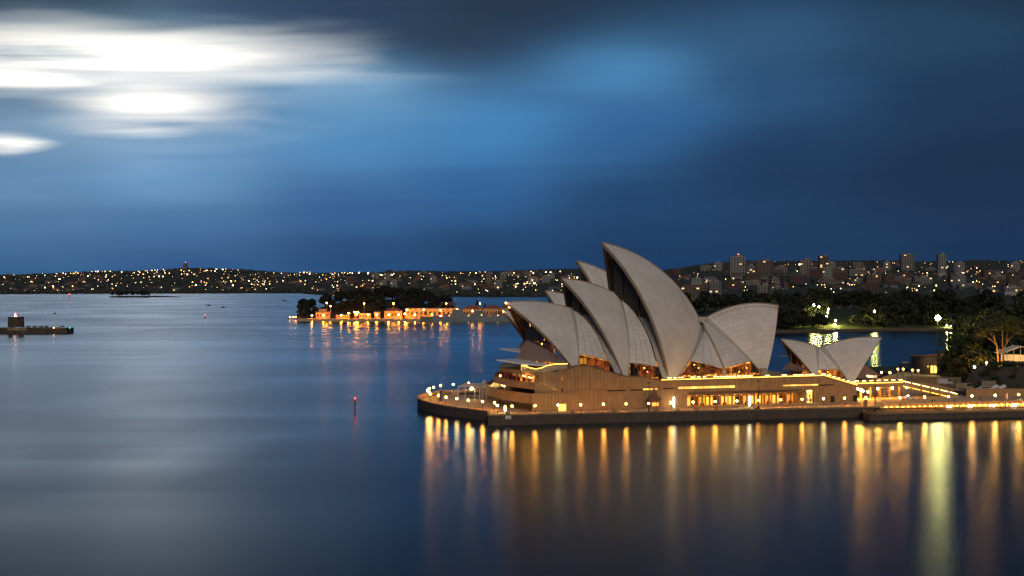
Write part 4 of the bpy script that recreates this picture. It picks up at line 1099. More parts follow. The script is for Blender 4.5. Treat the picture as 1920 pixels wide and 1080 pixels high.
lp = make_lamp('lit globe lamp ringing the rounded tip of the paved point', 'globe lamps around the rounded point'); place_all(lp, [at_z(x, y, LZ) - Vector((0, 0, 2.9)) for x, y in nose_lamp])
fc_px = [(1687.5, 746), (1733.8, 744.7), (1778.4, 743.4), (1822.7, 742.2), (1866, 741.3), (1910, 739.9)]
lp = make_lamp('lit globe lamp standing on the forecourt above the waterside bar', 'globe lamps on the forecourt', light='globe_light_bright'); 
def fc_z(p): return 4.2 + (p.x - fc_edge_l.x) / (fc_edge_r.x - fc_edge_l.x) * 1.35
pts = []
for x, y in fc_px:
    p = at_z(x, y, 7.6); z0 = fc_z(p); p = at_z(x, y, z0 + 2.9); pts.append(Vector((p.x, p.y, z0)))
place_all(lp, pts)
# tall light columns on the quay
cols = [((947, 765), 'short bright light column at the left end of the front quay'), ((1263.5, 757), 'tall bright light column on the quay before the podium wall, left of the arcade'), ((1405, 755), 'tall bright light column on the quay in front of the arcade')]
for (x, y), lab in cols:
    p = at_z(x, y + 8, DECK); h = 2.9 if x < 1000 else 4.6
    t = thing('light_column', lab, 'lamp', tuple(p))
    m_ = MB(); m_.box(p + Vector((0, 0, .2)), (.9, .9, .4), QUAY.a); m_.build('column_base', 'dark_metal', t)
    m_ = MB(); m_.lathe(p + Vector((0, 0, .4)), [(.3, 0), (.3, h - .9), (.26, h - .8)], 10); m_.build('light_tube', 'column_light', t)
    m_ = MB(); m_.lathe(p + Vector((0, 0, h - .4)), [(.34, 0), (.34, .25), (.1, .45)], 10); m_.build('column_cap', 'dark_metal', t)
# double mooring bollards at the quay edge
def bollard(p):
    m_ = MB(); m_.box((0, 0, .12), (1.5, .7, .24), QUAY.a); m_.build('base_plate', 'dark_metal', bl)
for i, x in enumerate((947.5, 1075.5, 1160.5, 1245.5, 1288, 1329, 1370, 1453.5)):
    p = QUAY.w(QUAY.loc(at_z(x, 775, DECK))[0], .75, DECK + .12)
    bl = thing('mooring_bollard', 'dark double-headed mooring bollard on the front quay edge', 'bollard', tuple(p), 'bollards along the front quay')
    m_ = MB(); m_.box(p + Vector((0, 0, .1)), (1.5, .6, .2), QUAY.a); m_.build('base_plate', 'dark_metal', bl)
    for s_ in (-1, 1):
        q = p + Vector((math.cos(QUAY.a), math.sin(QUAY.a), 0)) * (.45 * s_)
        m_ = MB(); m_.lathe(q + Vector((0, 0, .2)), [(.17, 0), (.14, .35), (.26, .45), (.26, .6), (.1, .66)], 8); m_.build('bollard_head', 'dark_metal', bl)
# safety rail on the quay
qr = thing('quay_railing', 'thin dark railing running along the front quay', 'railing', tuple(QUAY.w(60, 1.6, DECK)))
for k in range(0, 74):
    m_ = MB(); m_.box(QUAY.w(4 + k * 2.0, 2.3, DECK + .5), (.06, .06, 1.0), QUAY.a); m_.build('rail_post', 'dark_metal', qr)
m_ = MB(); m_.tube(QUAY.w(4, 2.3, DECK + 1.0), QUAY.w(150, 2.3, DECK + 1.0), .05, .05, 5); m_.build('top_rail', 'dark_metal', qr)
# white notice on the quay face
m_ = MB(); p = at_y(953.8, 783, 556.6); q = QUAY.w(QUAY.loc(p)[0], -.32, p.z); m_.box(q, (2.1, .06, 1.2), QUAY.a)
o = m_.build('notice_board', 'white_paint'); tag(o, 'small white notice fixed to the quay wall near its left corner', 'sign')
m_ = MB(); m_.box(q + Vector((.45 * -1, -.04, .25)), (.7, .04, .28), QUAY.a); m_.build('red_mark', 'red_paint', o)
for k in range(3):
    m_ = MB(); m_.box(q + Vector((.15, -.04, .05 - .2 * k)), (1.3, .03, .07), QUAY.a); m_.build('text_line', 'dark_metal', o)
# tents beside the podium on the nose
def tent(px0, px1, py_base, py_eave, py_top, Y, peaks, label, depth=9.0):
    a, b = at_y(px0, py_base, Y), at_y(px1, py_base, Y); a.z = b.z = DECK
    ze = at_y(px0, py_eave, Y).z; zt = at_y(px0, py_top, Y).z
    t = thing('marquee', label, 'marquee', tuple((a + b) / 2))
    d = Vector((0.35, 1, 0)).normalized() * depth
    m_ = MB(); m_.ball((a + b) / 2 + d * .4 + Vector((0, 0, ze - DECK - .9)), .55, 8, 6); m_.build('fill_lamp', 'globe_light_pale', t)  # lamp added under the roof to brighten the canvas
    for p in (a, b, a + d, b + d):
        m_ = MB(); m_.tube(p, Vector((p.x, p.y, ze)), .1, .1, 6); m_.build('pole', 'white_paint', t)
    if peaks == 0:
        m_ = MB(); m_.hexa([Vector((p.x, p.y, ze)) for p in (a, b)] + [Vector((p.x, p.y, zt)) for p in (b + d, a + d)], [Vector((p.x, p.y, ze + .3)) for p in (a, b)] + [Vector((p.x, p.y, zt + .3)) for p in (b + d, a + d)]); m_.build('canvas_roof', 'tent_canvas', t)
    for k in range(peaks):
        u0, u1 = k / peaks, (k + 1) / peaks
        c = [a.lerp(b, u0), a.lerp(b, u1), a.lerp(b, u1) + d, a.lerp(b, u0) + d]; cen = sum(c, Vector()) / 4
        m_ = MB(); n = 4; prev = [Vector((p.x, p.y, ze)) for p in c]
        for j in range(1, n + 1):
            f = j / n; r = (1 - f) ** 1.0; ring = [cen.lerp(p, max(.02, r)) for p in c]
            ring = [Vector((p.x, p.y, ze + (zt - ze) * f ** 1.7)) for p in ring]
            for i in range(4): m_.quadface([prev[i], prev[(i + 1) % 4], ring[(i + 1) % 4], ring[i]])
            prev = ring
        m_.build('canvas_roof', 'tent_canvas', t)
    return t
tent(859, 899, 738, 725.5, 722, 618, 0, 'flat white awning tent at the foot of the galleries on the point', 8)
tent(890, 932, 741, 727.5, 713, 622, 2, 'white marquee with two pointed peaks beside the gallery wall', 9)
sv = thing('service_counter', 'dark low bar counter under the flat white awning', 'counter', tuple(at_z(880, 741, DECK)))
m_ = MB(); m_.box(at_z(880, 741, DECK) + Vector((0, 1, .6)), (9, 1.2, 1.2), .2); m_.build('counter_body', 'dark_bronze', sv)
m_ = MB(); m_.box(at_z(880, 741, DECK) + Vector((0, .8, 1.24)), (9.4, 1.6, .08), .2); m_.build('counter_top', 'timber', sv)
# dark information pylon on the nose
p = at_z(826, 752, DECK); t = thing('signal_pylon', 'dark upright pylon standing among lamps on the rounded point', 'pylon', tuple(p))
m_ = MB(); m_.box(p + Vector((0, 0, 2.2)), (.9, .9, 4.4), .3); m_.build('pylon_body', 'dark_metal', t)
m_ = MB(); m_.box(p + Vector((0, 0, 4.5)), (1.15, 1.15, .25), .3); m_.build('pylon_cap', 'grey_metal', t)
# steps of the nose terrace
for k in range(4):
    line = [at_z(x, y + 1.2 * k + 1.5, DECK).xy for x, y in ((845, 733.8), (818, 736.5), (801, 739.5), (793, 743))]
    m_ = MB(); line = smooth_line(line, 4)
    for a, b in zip(line[:-1], line[1:]):
        d = (b - a).normalized(); nn = Vector((-d.y, d.x)) * .8
        m_.prism([(a.x, a.y), (b.x, b.y), ((b + nn).x, (b + nn).y), ((a + nn).x, (a + nn).y)], DECK + .004, DECK + .34)
    o = m_.build('stone_step', 'granite_panel'); tag(o, 'curved low granite bench step on the tip of the point', 'step', 'curved granite steps on the point')

# ================================================================== FORECOURT: deck, steps, cars, bar, garden wall
def hw(px, py, t): return HALL.px(px, py, t)
fd = thing('entrance_deck', 'elevated roadway deck with lamps joining the podium to the broad steps', 'deck', tuple(HALL.w(90, 0, 9)))
T2 = TW + 2
sA, zA_ = HALL.sz(1607, 718, T2); sB = HALL.sz(1692, 717, T2)[0]
zD1, zD0 = 11.0, 9.2
m_ = MB(); m_.hexa([HALL.w(S_R + .1, T2, zD0), HALL.w(sB, T2, zD0), HALL.w(sB, 34, zD0), HALL.w(S_R + .1, 34, zD0)], [HALL.w(S_R + .1, T2, zD1), HALL.w(sB, T2, zD1), HALL.w(sB, 34, zD1), HALL.w(S_R + .1, 34, zD1)])
m_.build('deck_slab', 'granite_panel', fd)
m_ = MB(); m_.box(HALL.w((S_R + sB) / 2, T2 - .15, zD1 + .12), (sB - S_R, .22, .22), HALL.a); m_.build('light_strip', 'led_strip', fd)
m_ = MB(); m_.box(HALL.w((S_R + sB) / 2, T2 + 40, 7), (sB - S_R + 20, .4, 5), HALL.a); m_.build('back_wall', 'granite_panel', fd)
for k in range(7):
    x = S_R + 1.5 + k * (sB - S_R - 2) / 6
    m_ = MB(); m_.box(HALL.w(x, T2 + .6, zD1 + 1.0), (1.6, .12, .2), HALL.a); m_.build('rail_lamp', 'rail_lamp', fd)
    m_ = MB(); m_.box(HALL.w(x + .9, T2 + .6, zD1 + .6), (.08, .08, 1.1), HALL.a); m_.build('rail_post', 'bronze', fd)
for x, y in ((1608.5, 729), (1614.5, 731), (1618, 733.5), (1627, 735), (1646, 728.5), (1673, 727.5), (1700, 726.5), (1715, 726.5)):
    m_ = MB(); m_.ball(HALL.px(x, y, T2 + 6), .42, 8, 6); m_.build('soffit_lamp', 'globe_light_bright', fd)
for k in range(6):
    m_ = MB(); m_.box(HALL.w(S_R + 4 + k * 4.5, T2 + 9, (zD0 + DECK) / 2), (.7, .9, zD0 - DECK), HALL.a); m_.build('pier', 'granite_panel', fd)
# broad steps descending to the right
st = thing('broad_steps', 'broad granite stairway with light strips descending right to the forecourt', 'stairs', tuple(HALL.w(112, 0, 4.5)))
sC = HALL.sz(1797, 747, T2)[0]; NST = 30
for k in range(NST):
    a = sB + (sC - sB) * k / NST; b = sB + (sC - sB) * (k + 1) / NST; z = zD1 - (zD1 - 4.9) * (k + .5) / NST
    m_ = MB(); m_.hexa([HALL.w(a, T2 + .5, z - 1.2), HALL.w(b - .01, T2 + .5, z - 1.2), HALL.w(b - .01, T2 + 8.9, z - 1.2), HALL.w(a, T2 + 8.9, z - 1.2)], [HALL.w(a, T2 + .5, z), HALL.w(b - .01, T2 + .5, z), HALL.w(b - .01, T2 + 8.9, z), HALL.w(a, T2 + 8.9, z)])
    m_.build('step', 'granite_panel', st)
m_ = MB(); P = lambda s_, z: HALL.w(s_, T2, z); o_ = Vector((HALL.n.x, HALL.n.y, 0)) * .45
q = [P(sB, zD1 - 1.3), P(sC, 4.9 - .6), P(sC, 4.9 + .3), P(sB, zD1 + .4)]
m_.hexa(q, [p + o_ for p in q]); m_.build('stair_parapet', 'granite_panel', st)
m_ = MB(); q = [HALL.px(x, y, T2 + 9) for x, y in ((1690, 722), (1800, 746), (1814.5, 746), (1814.5, 732.5), (1735, 718), (1690, 713))]
m_.hexa(q, [p + o_ for p in q]); m_.build('stair_parapet', 'granite_panel', st)
for tt, dz in ((T2 - .08, .62), (T2 - .08, -1.42)):
    for k in range(6):
        a, b = (k + .08) / 6, (k + .86) / 6
        f = lambda u: HALL.w(sB + (sC - sB) * u, tt, zD1 + (4.9 - zD1) * u + dz)
        m_ = MB(); m_.tube(f(a), f(b), .10, .10, 5); m_.build('light_strip', 'rail_lamp' if dz > 0 else 'led_strip', st)
# cars under the deck
def car(label, pos, ang, paint, sc=1.0, roof_lamp=False, van=False):
    t = thing('van' if van else 'car', label, 'van' if van else 'car', tuple(pos))
    ca, sa = math.cos(ang), math.sin(ang)
    def L(x, y, z): return (pos[0] + (x * ca - y * sa) * sc, pos[1] + (x * sa + y * ca) * sc, pos[2] + z * sc)
    if van: pr = [(-2.4, .45), (2.4, .45), (2.45, 1.0), (2.1, 1.15), (1.6, 1.95), (-2.35, 2.05), (-2.45, .9)]
    else: pr = [(-2.2, .35), (2.2, .35), (2.25, .72), (1.35, .92), (.55, 1.42), (-1.0, 1.45), (-1.75, 1.0), (-2.25, .9)]
    wd = .86
    m_ = MB(); n = len(pr); i0 = 0
    rows = []
    for y, k in ((-wd, 0.0), (-wd * .82, 1.0), (wd * .82, 1.0), (wd, 0.0)): pass
    f = lambda s_: [L(x, s_ * wd * (1.0 if z < 1.0 else .84), z) for x, z in pr]
    m_.hexa(f(-1), f(1)); m_.build('body', paint, t)
    gl = [(.6, 1.36), (1.2, .98), (-1.6, 1.02), (-.98, 1.38)] if not van else [(1.55, 1.85), (2.0, 1.2), (.6, 1.2), (.6, 1.85)]
    for s_ in (-1, 1):
        m_ = MB(); m_.quadface([L(x, s_ * (wd * .93 + .03), z) for x, z in gl]); m_.build('side_window', 'black_void', t)
    for x in (-1.35, 1.35):
        for s_ in (-1, 1):
            m_ = MB(); a = Vector(L(x, s_ * (wd - .12), .33)); b = Vector(L(x, s_ * (wd + .03), .33)); m_.tube(a, b, .33 * sc, .33 * sc, 10)
            w_ = m_.build('wheel', 'black_void', t); m_ = MB(); m_.tube(b, Vector(L(x, s_ * (wd + .05), .33)), .18 * sc, .18 * sc, 8); m_.build('rim', 'grey_metal', w_)
    for s_ in (-1, 1):
        m_ = MB(); m_.box(L(2.22, s_ * .6, .66), (.1, .3, .14), ang); m_.build('headlight', 'white_paint', t)
        m_ = MB(); m_.box(L(-2.24, s_ * .6, .75), (.08, .28, .14), ang); m_.build('tail_light', 'red_light' if roof_lamp else 'red_paint', t)
    if roof_lamp: m_ = MB(); m_.box(L(-.2, 0, 1.55), (.3, .7, .16), ang); m_.build('roof_sign', 'white_light', t)
    return t
mat('car_silver', (0.55, 0.55, 0.55), .3, metal=.4); mat('car_white', (.75, .75, .75), .3)
car('pale hatchback parked under the entrance deck', at_z(1660.5, 744.5, 4.1), HALL.a + 2.6, 'car_silver')
car('white sedan with lit roof sign driving out from under the deck', at_z(1703.5, 749.5, 4.15), HALL.a + .12, 'car_white', 1.12, True)
# waterside bar under the forecourt edge
bar = thing('waterside_bar', 'long brightly lit bar under the forecourt edge on the lower quay', 'bar', tuple((fc_edge_l + fc_edge_r) / 2))
EL_, ER_ = Vector(fc_edge_l), Vector(fc_edge_r); dirE = (ER_ - EL_); LE = dirE.length; dirE.normalize(); inn = Vector((-dirE.y, dirE.x, 0)).normalized()
angE = math.atan2(dirE.y, dirE.x)
def E(u, d, z): p = EL_ + dirE * u + inn * d; return Vector((p.x, p.y, z))
ez = lambda u: EL_.z + (ER_.z - EL_.z) * u / LE
for k in range(30):   # parapet panels on the edge above
    a, b = LE * k / 30, LE * (k + 1) / 30 - .05
    m_ = MB(); m_.hexa([E(a, -.3, ez(a) - .35), E(b, -.3, ez(b) - .35), E(b, .15, ez(b) - .35), E(a, .15, ez(a) - .35)], [E(a, -.3, ez(a) + .75), E(b, -.3, ez(b) + .75), E(b, .15, ez(b) + .75), E(a, .15, ez(a) + .75)])
    m_.build('edge_panel', 'granite_panel', bar)
m_ = MB(); m_.hexa([E(0, 5.5, LOW), E(LE, 5.5, LOW), E(LE, 5.8, LOW), E(0, 5.8, LOW)], [E(0, 5.5, ez(0) - .6), E(LE, 5.5, ez(LE) - .6), E(LE, 5.8, ez(LE) - .6), E(0, 5.8, ez(0) - .6)]); m_.build('bar_wall', 'timber', bar)
n = 41
for k in range(n):
    a = LE * (k + .06) / n; b = LE * (k + .9) / n; u = (a + b) / 2
    bright = k > 11
    m_ = MB(); h_ = ez(u) - .5 - LOW; m_.box(E(u, 2.9, LOW + .25 + h_ * .5), (b - a, .1, h_ * .75), angE); m_.build('bar_window', ('window_yellow' if k % 4 else 'column_light') if bright else ('window_amber' if k % 3 else 'window_glow'), bar)
    m_ = MB(); m_.box(E(u, -.9, ez(u) - .55), (.9, .3, .1), angE); m_.build('ceiling_lamp', 'inside_lamp', bar)
    m_ = MB(); m_.box(E(a - .1, .5, (LOW + ez(u) - .75) / 2), (.28, .28, ez(u) - .75 - LOW), angE); m_.build('pier', 'granite_panel', bar)
# bar tables under parasols / stools along the lower quay
for k in range(22):
    u = 6 + k * (LE - 10) / 22; d = -random.uniform(1.2, 3.0)
    t = thing('bar_table', 'small round bar table on the lower quay before the lit bar', 'table', tuple(E(u, d, LOW)), 'bar tables on the lower quay')
    m_ = MB(); m_.lathe(E(u, d, LOW), [(.3, 0), (.3, .05), (.05, .08), (.05, .98)], 8); m_.build('pedestal', 'dark_metal', t)
    m_ = MB(); m_.lathe(E(u, d, LOW + .98), [(.55, 0), (.55, .05)], 10); m_.build('table_top', 'timber', t)
pa = at_z(1912, 761, LOW); t = thing('parasol', 'single pale parasol at the right end of the lower quay', 'parasol', tuple(pa))
m_ = MB(); m_.tube(pa, pa + Vector((0, 0, 2.6)), .06, .06, 6); m_.build('pole', 'grey_metal', t)
m_ = MB(); m_.lathe(pa + Vector((0, 0, 2.1)), [(2.2, 0), (1.2, .45), (.1, .95)], 10); m_.build('canopy', 'white_canvas', t)
for x, y in ((1733, 769), (1720, 768.5)):
    p = E(LE * (x - 1655) / 420, 3.6, LOW + .9); o = MB().ball(p, .22, 8, 5).build('red_lantern', 'red_light'); tag(o, 'small glowing red lantern inside the waterside bar', 'lantern', 'red lanterns in the bar')
# people standing about: tiny figures on the forecourt and lower quay
def person(p, ang, top, legs, label, group):
    t = thing('person', label, 'person', tuple(p), group)
    ca, sa = math.cos(ang), math.sin(ang); L = lambda x, y, z: Vector((p[0] + x * ca - y * sa, p[1] + x * sa + y * ca, p[2] + z))
    m_ = MB()
    for s_ in (-1, 1): m_.path([L(.05, .1 * s_, 0.0), L(0.02, .1 * s_, .45), L(0, .09 * s_, .88)], [.06, .075, .1], 6)
    m_.path([L(0, 0, .85), L(0, 0, 1.1), L(0, 0, 1.38), L(0, 0, 1.5)], [.17, .16, .21, .08], 8)
    for s_ in (-1, 1): m_.path([L(0, .2 * s_, 1.4), L(.02, .26 * s_, 1.12), L(.1, .22 * s_, .86)], [.06, .05, .04], 6)
    m_.ball(L(0.01, 0, 1.63), .115, 8, 6, sz=1.15); m_.build('body', top, t, smooth=True)
    m_ = MB(); m_.ball(L(-.02, 0, 1.67), .122, 8, 5); m_.build('hair', 'black_void', t)
    return t
mat('cloth_dark', (.03, .03, .035), .9); mat('cloth_red', (.25, .03, .03), .9); mat('cloth_grey', (.15, .15, .16), .9)
for i, (x, y) in enumerate(((1752, 756.2), (1788.6, 754.8), (1748, 756.4), (1838, 752.5))):
    p = at_z(x, y, 4.6); p.z = fc_z(p) ; person(p, random.uniform(0, 6), 'cloth_dark', 'cloth_dark', 'person in dark clothes standing on the forecourt edge', 'people on the forecourt')
for k in range(13):
    u = 8 + k * (LE - 16) / 13 + random.uniform(-1, 1); person(E(u, -random.uniform(.4, 2.6), LOW), random.uniform(0, 6), ('cloth_dark', 'cloth_grey', 'cloth_red')[k % 3], 'cloth_dark', 'person standing by the lit waterside bar on the lower quay', 'people at the waterside bar')
for x, y in ((1884, 752.5), (1887, 752.2)):
    p = at_z(x, y, 5.0); p.z = fc_z(p); o = thing('banner_post', 'slim pale banner post on the forecourt at the far right', 'post', tuple(p), 'banner posts on the forecourt')
    m_ = MB(); m_.tube(p, p + Vector((0, 0, 3.3)), .06, .06, 6); m_.build('pole', 'grey_metal', o); m_ = MB(); m_.box(p + Vector((.25, 0, 2.0)), (.45, .05, 2.4)); m_.build('banner', 'red_paint' if x < 1885 else 'white_canvas', o)
# tall floodlight masts
def mast(px, base, z_top, label, lit, r=.5):
    t = thing('light_mast', label, 'lamp', tuple(base))
    m_ = MB(); m_.lathe(base, [(.45, 0), (.45, .5), (.24, .7), (.2, .9)], 8); m_.build('mast_base', 'dark_metal', t)
    m_ = MB(); m_.tube(base + Vector((0, 0, .5)), Vector((base.x, base.y, z_top)), (.34 if lit else .2), (.22 if lit else .1), 8); m_.build('pole', 'dark_metal', t)
    if lit:
        m_ = MB(); m_.box(Vector((base.x, base.y, z_top + .3)), (2.2, .8, .3)); m_.build('lamp_bracket', 'dark_metal', t)
        m_ = MB(); m_.ball(Vector((base.x, base.y - .5, z_top - .3)), r, 12, 8); m_.build('lamp_head', 'flood_light', t, smooth=True)
    else:
        m_ = MB(); m_.box(Vector((base.x, base.y, z_top)), (1.4, .4, .35)); m_.build('lamp_head', 'dark_metal', t)
b = at_y(1758, 704, 742); mast(1758, b, at_y(1758, 595, 742).z, 'tall mast with one dazzling floodlight before the dark garden trees', True, 1.25)
b = at_z(1640.7, 771.5, LOW); mast(1640.7, b, at_y(1640.7, 706, b.y).z, 'tall thin unlit mast standing on the rounded landing', False)
b = QUAY.w(QUAY.loc(at_z(1217, 771, DECK))[0], 1.5, DECK); mast(1217, b, at_y(1217, 718, b.y).z, 'thin unlit mast on the quay beside the conical kiosk', False)
b = QUAY.w(QUAY.loc(at_z(1425.5, 767, DECK))[0], 1.8, DECK); mast(1425.5, b, at_y(1425.5, 714, b.y).z, 'thin unlit mast on the quay in front of the arcade shops', False)
p = at_z(1623.5, 763, DECK); t = thing('lift_pillar', 'dark stubby pillar carrying a globe lamp at the quay corner', 'pillar', tuple(p)); m_ = MB(); m_.box(p + Vector((0, .8, 1.2)), (1.1, 1.1, 2.4), QUAY.a); m_.build('pillar_body', 'granite_panel', t); m_ = MB(); m_.box(p + Vector((0, .8, 2.48)), (1.3, 1.3, .16), QUAY.a); m_.build('pillar_cap', 'dark_metal', t)
# ---- behind the forecourt: stone wall, gatehouse, gate posts, lorries, tents, site wall
def wall_thing(a, b, z0a, z0b, h, thick, name, label, m, n, cat='wall', hb=None):
    t = thing(name, label, cat, tuple((a + b) / 2)); d = (b - a); d.z = 0; nn = Vector((-d.y, d.x, 0)).normalized() * thick
    hb = h if hb is None else hb
    for k in range(n):
        p, q = a.lerp(b, (k + .005) / n), a.lerp(b, (k + .995) / n); zp, zq = z0a + (z0b - z0a) * k / n, z0a + (z0b - z0a) * (k + 1) / n
        hp, hq = h + (hb - h) * k / n, h + (hb - h) * (k + 1) / n
        m_ = MB(); m_.hexa([(p.x, p.y, zp), (q.x, q.y, zq), (q.x + nn.x, q.y + nn.y, zq), (p.x + nn.x, p.y + nn.y, zp)], [(p.x, p.y, zp + hp), (q.x, q.y, zq + hq), (q.x + nn.x, q.y + nn.y, zq + hq), (p.x + nn.x, p.y + nn.y, zp + hp)])
        m_.build('wall_panel', m, t)
    return t
a, b = at_y(1812, 745, 628), at_y(2080, 745, 618); zt = 8.6
wall_thing(a, b, 4.6, 5.2, 3.6, .3, 'site_wall', 'long plain buff wall along the back of the forecourt', 'granite_panel', 32)
a, b = at_y(1700, 722, 690), at_y(1800, 724, 668); wall_thing(a, b, 3.5, 4.5, 5.6, .5, 'stone_wall', 'grey sandstone wall below the curved gatehouse', 'sandstone', 22)
a, b = at_y(1625, 712, 668), at_y(1700, 713, 684); wall_thing(a, b, 3.5, 3.5, 6.0, .5, 'stone_wall', 'pale terrace wall right of the small restaurant shells', 'sandstone', 14)
mb = MB(); mb.prism([tuple(at_y(x, 700, y).xy) for x, y in ((1628, 650), (1702, 690), (1830, 662), (1830, 780), (1712, 790), (1655, 740))], -2, 5.6); struct('garden_path', mb, 'paving')
# gatehouse: curved low building with red-brown rim
gh = thing('gatehouse', 'low curved dark building with a reddish roof edge and two bright doors', 'building', tuple(at_y(1740, 700, 760)))
cur = [at_y(x, 700, y).xy for x, y in ((1708, 800), (1708.5, 780), (1714, 765), (1724, 758), (1740, 755), (1772, 752))]; cur = smooth_line(cur, 4)
zb_ = 5.6
for i, (a, b) in enumerate(zip(cur[:-1], cur[1:])):
    f0, f1 = i / (len(cur) - 1), (i + 1) / (len(cur) - 1); h0, h1 = 7.0 + 2.8 * f0, 7.0 + 2.8 * f1
    d = (b - a).normalized(); nn = Vector((-d.y, d.x)) * .5
    m_ = MB(); m_.hexa([(a.x, a.y, zb_), (b.x, b.y, zb_), (b.x + nn.x, b.y + nn.y, zb_), (a.x + nn.x, a.y + nn.y, zb_)], [(a.x, a.y, zb_ + h0), (b.x, b.y, zb_ + h1), (b.x + nn.x, b.y + nn.y, zb_ + h1), (a.x + nn.x, a.y + nn.y, zb_ + h0)]); m_.build('wall_panel', 'stone_dark', gh)
    m_ = MB(); e = nn * -.8; m_.hexa([(a.x + e.x, a.y + e.y, zb_ + h0 + .01), (b.x + e.x, b.y + e.y, zb_ + h1 + .01), (b.x + nn.x * 8, b.y + nn.y * 8, zb_ + h1 + .01), (a.x + nn.x * 8, a.y + nn.y * 8, zb_ + h0 + .01)], [(a.x + e.x, a.y + e.y, zb_ + h0 + .5), (b.x + e.x, b.y + e.y, zb_ + h1 + .5), (b.x + nn.x * 8, b.y + nn.y * 8, zb_ + h1 + .5), (a.x + nn.x * 8, a.y + nn.y * 8, zb_ + h0 + .5)]); m_.build('roof_edge', 'roof_tile', gh)
for x in (1747.5, 1754): m_ = MB(); m_.box(at_y(x, 692.5, 752.5), (1.3, .2, 3.6)); m_.build('lit_door', 'window_yellow', gh)
m_ = MB(); m_.box(at_y(1740, 687, 752.5), (.6, .2, .6)); m_.build('lit_window', 'window_yellow', gh)
for x, y in ((1683.5, 695), (1693.5, 695), (1711, 697), (1721.5, 697.5)):
    p = at_y(x, 702, 700); p.z = 5.6; t = thing('gate_pillar', 'short stone gate pillar topped by a yellow lamp', 'pillar', tuple(p), 'gate pillars with lamps')
    zt_ = at_y(x, y, 700).z; m_ = MB(); m_.box(Vector((p.x, p.y, (5.6 + zt_) / 2 + .3)), (1.0, 1.0, max(.6, zt_ - 5.6)), 0); m_.build('pillar_body', 'sandstone', t)
    m_ = MB(); m_.ball(Vector((p.x, p.y, max(6.2, zt_) + .75)), .4, 8, 6); m_.build('lamp_globe', 'inside_lamp', t)
lp = make_lamp('lit globe lamp on the terrace right of the small restaurant shells', 'globe lamps by the restaurant', 2.9, .36)
pts = []
for x, y in ((1652.8, 698), (1668.8, 698.5)):
    p = at_y(x, y, 672); p.z -= 2.9; pts.append(p)
place_all(lp, pts)
for p in pts:
    pass
car('pale delivery van parked behind the stair parapet', Vector((*at_y(1772, 728, 662).xy, 7.2)), .15, 'car_silver', 1.3, van=True)
car('white van with long roof behind the buff site wall', Vector((*at_y(1808, 735, 646).xy, 6.2)), -.12, 'sandstone', 1.5, van=True)
car('low white car among stores behind the site wall', Vector((*at_y(1847, 736, 640).xy, 5.9)), .1, 'car_white', 1.6)
for k, (x, y) in enumerate(((1863, 729.5), (1868, 730), (1876, 731), (1882, 730.5))):
    p = at_y(x, y, 642); p.z = 6.9 + .6 * (k % 2); o = MB().lathe(p, [(.9, 0), (1.1, .5), (.95, 1.0), (.3, 1.25)], 9).build('builders_sack', 'white_canvas'); tag(o, 'white bulk sack stacked behind the site wall', 'sack', 'white sacks behind the site wall')
mb = MB(); mb.prism([tuple(at_y(x, 700, y).xy) for x, y in ((1815, 631), (2080, 622), (2080, 652), (1760, 672), (1760, 655))], 3, 6.18); struct('yard_ground', mb, 'asphalt')
p = at_y(1853, 722, 648); t = thing('site_cabin', 'buff site cabin at the foot of the dark cliff', 'cabin', tuple(p)); p.z = 8.4
m_ = MB(); m_.box(p, (6.0, 2.6, 2.9), -.1); m_.build('cabin_body', 'sandstone', t); m_ = MB(); m_.box(p + Vector((0, 0, 1.55)), (6.3, 2.9, .16), -.1); m_.build('cabin_roof', 'grey_metal', t)
for k in range(4): m_ = MB(); m_.box(p + Vector((-2.2 + k * 1.45, -1.2 + .15 * 0 - .12 - .145 * (-2.2 + k * 1.45) * .7, 0)), (.06, .06, 2.7), -.1); m_.build('cabin_rib', 'granite_panel', t)
# lawn lights and lit marquee
for x, y, lab in ((1850, 681.2, 'left of the two lit tree trunks'), (1866, 682, 'at the foot of the lit tree trunks'), (1891, 683.5, 'right of the lit tree trunks')):
    p = at_z(x, y + 1, 15.4); t = thing('ground_spotlight', 'small ground spotlight on the lawn ' + lab, 'lamp', tuple(p))
    m_ = MB(); m_.lathe(p, [(.3, 0), (.3, .25), (.2, .3)], 8); m_.build('lamp_body', 'dark_metal', t)
    m_ = MB(); m_.ball(p + Vector((0, -.05, .45)), .25, 8, 6); m_.build('lamp_glass', 'spot_glow', t)
p = at_y(1827, 692.5, 668); lp = make_lamp('single white globe lamp on the path at the cliff foot', None, 2.2, .42, 'white_light'); lp.location = p - Vector((0, 0, 1.2))
mq = thing('garden_marquee', 'pale framed marquee with glazed gable on the lawn at the right edge', 'marquee', tuple(at_y(1905, 684, 690)))
zl = 15.2
ma, mb_ = at_y(1876, 684, 690), at_y(1975, 684, 676); z_e, z_r = at_y(1880, 664, 690).z, at_y(1915, 647, 690).z
dd = Vector((.1, 1, 0)) * 14
xs = np.linspace(0, 1, 9)
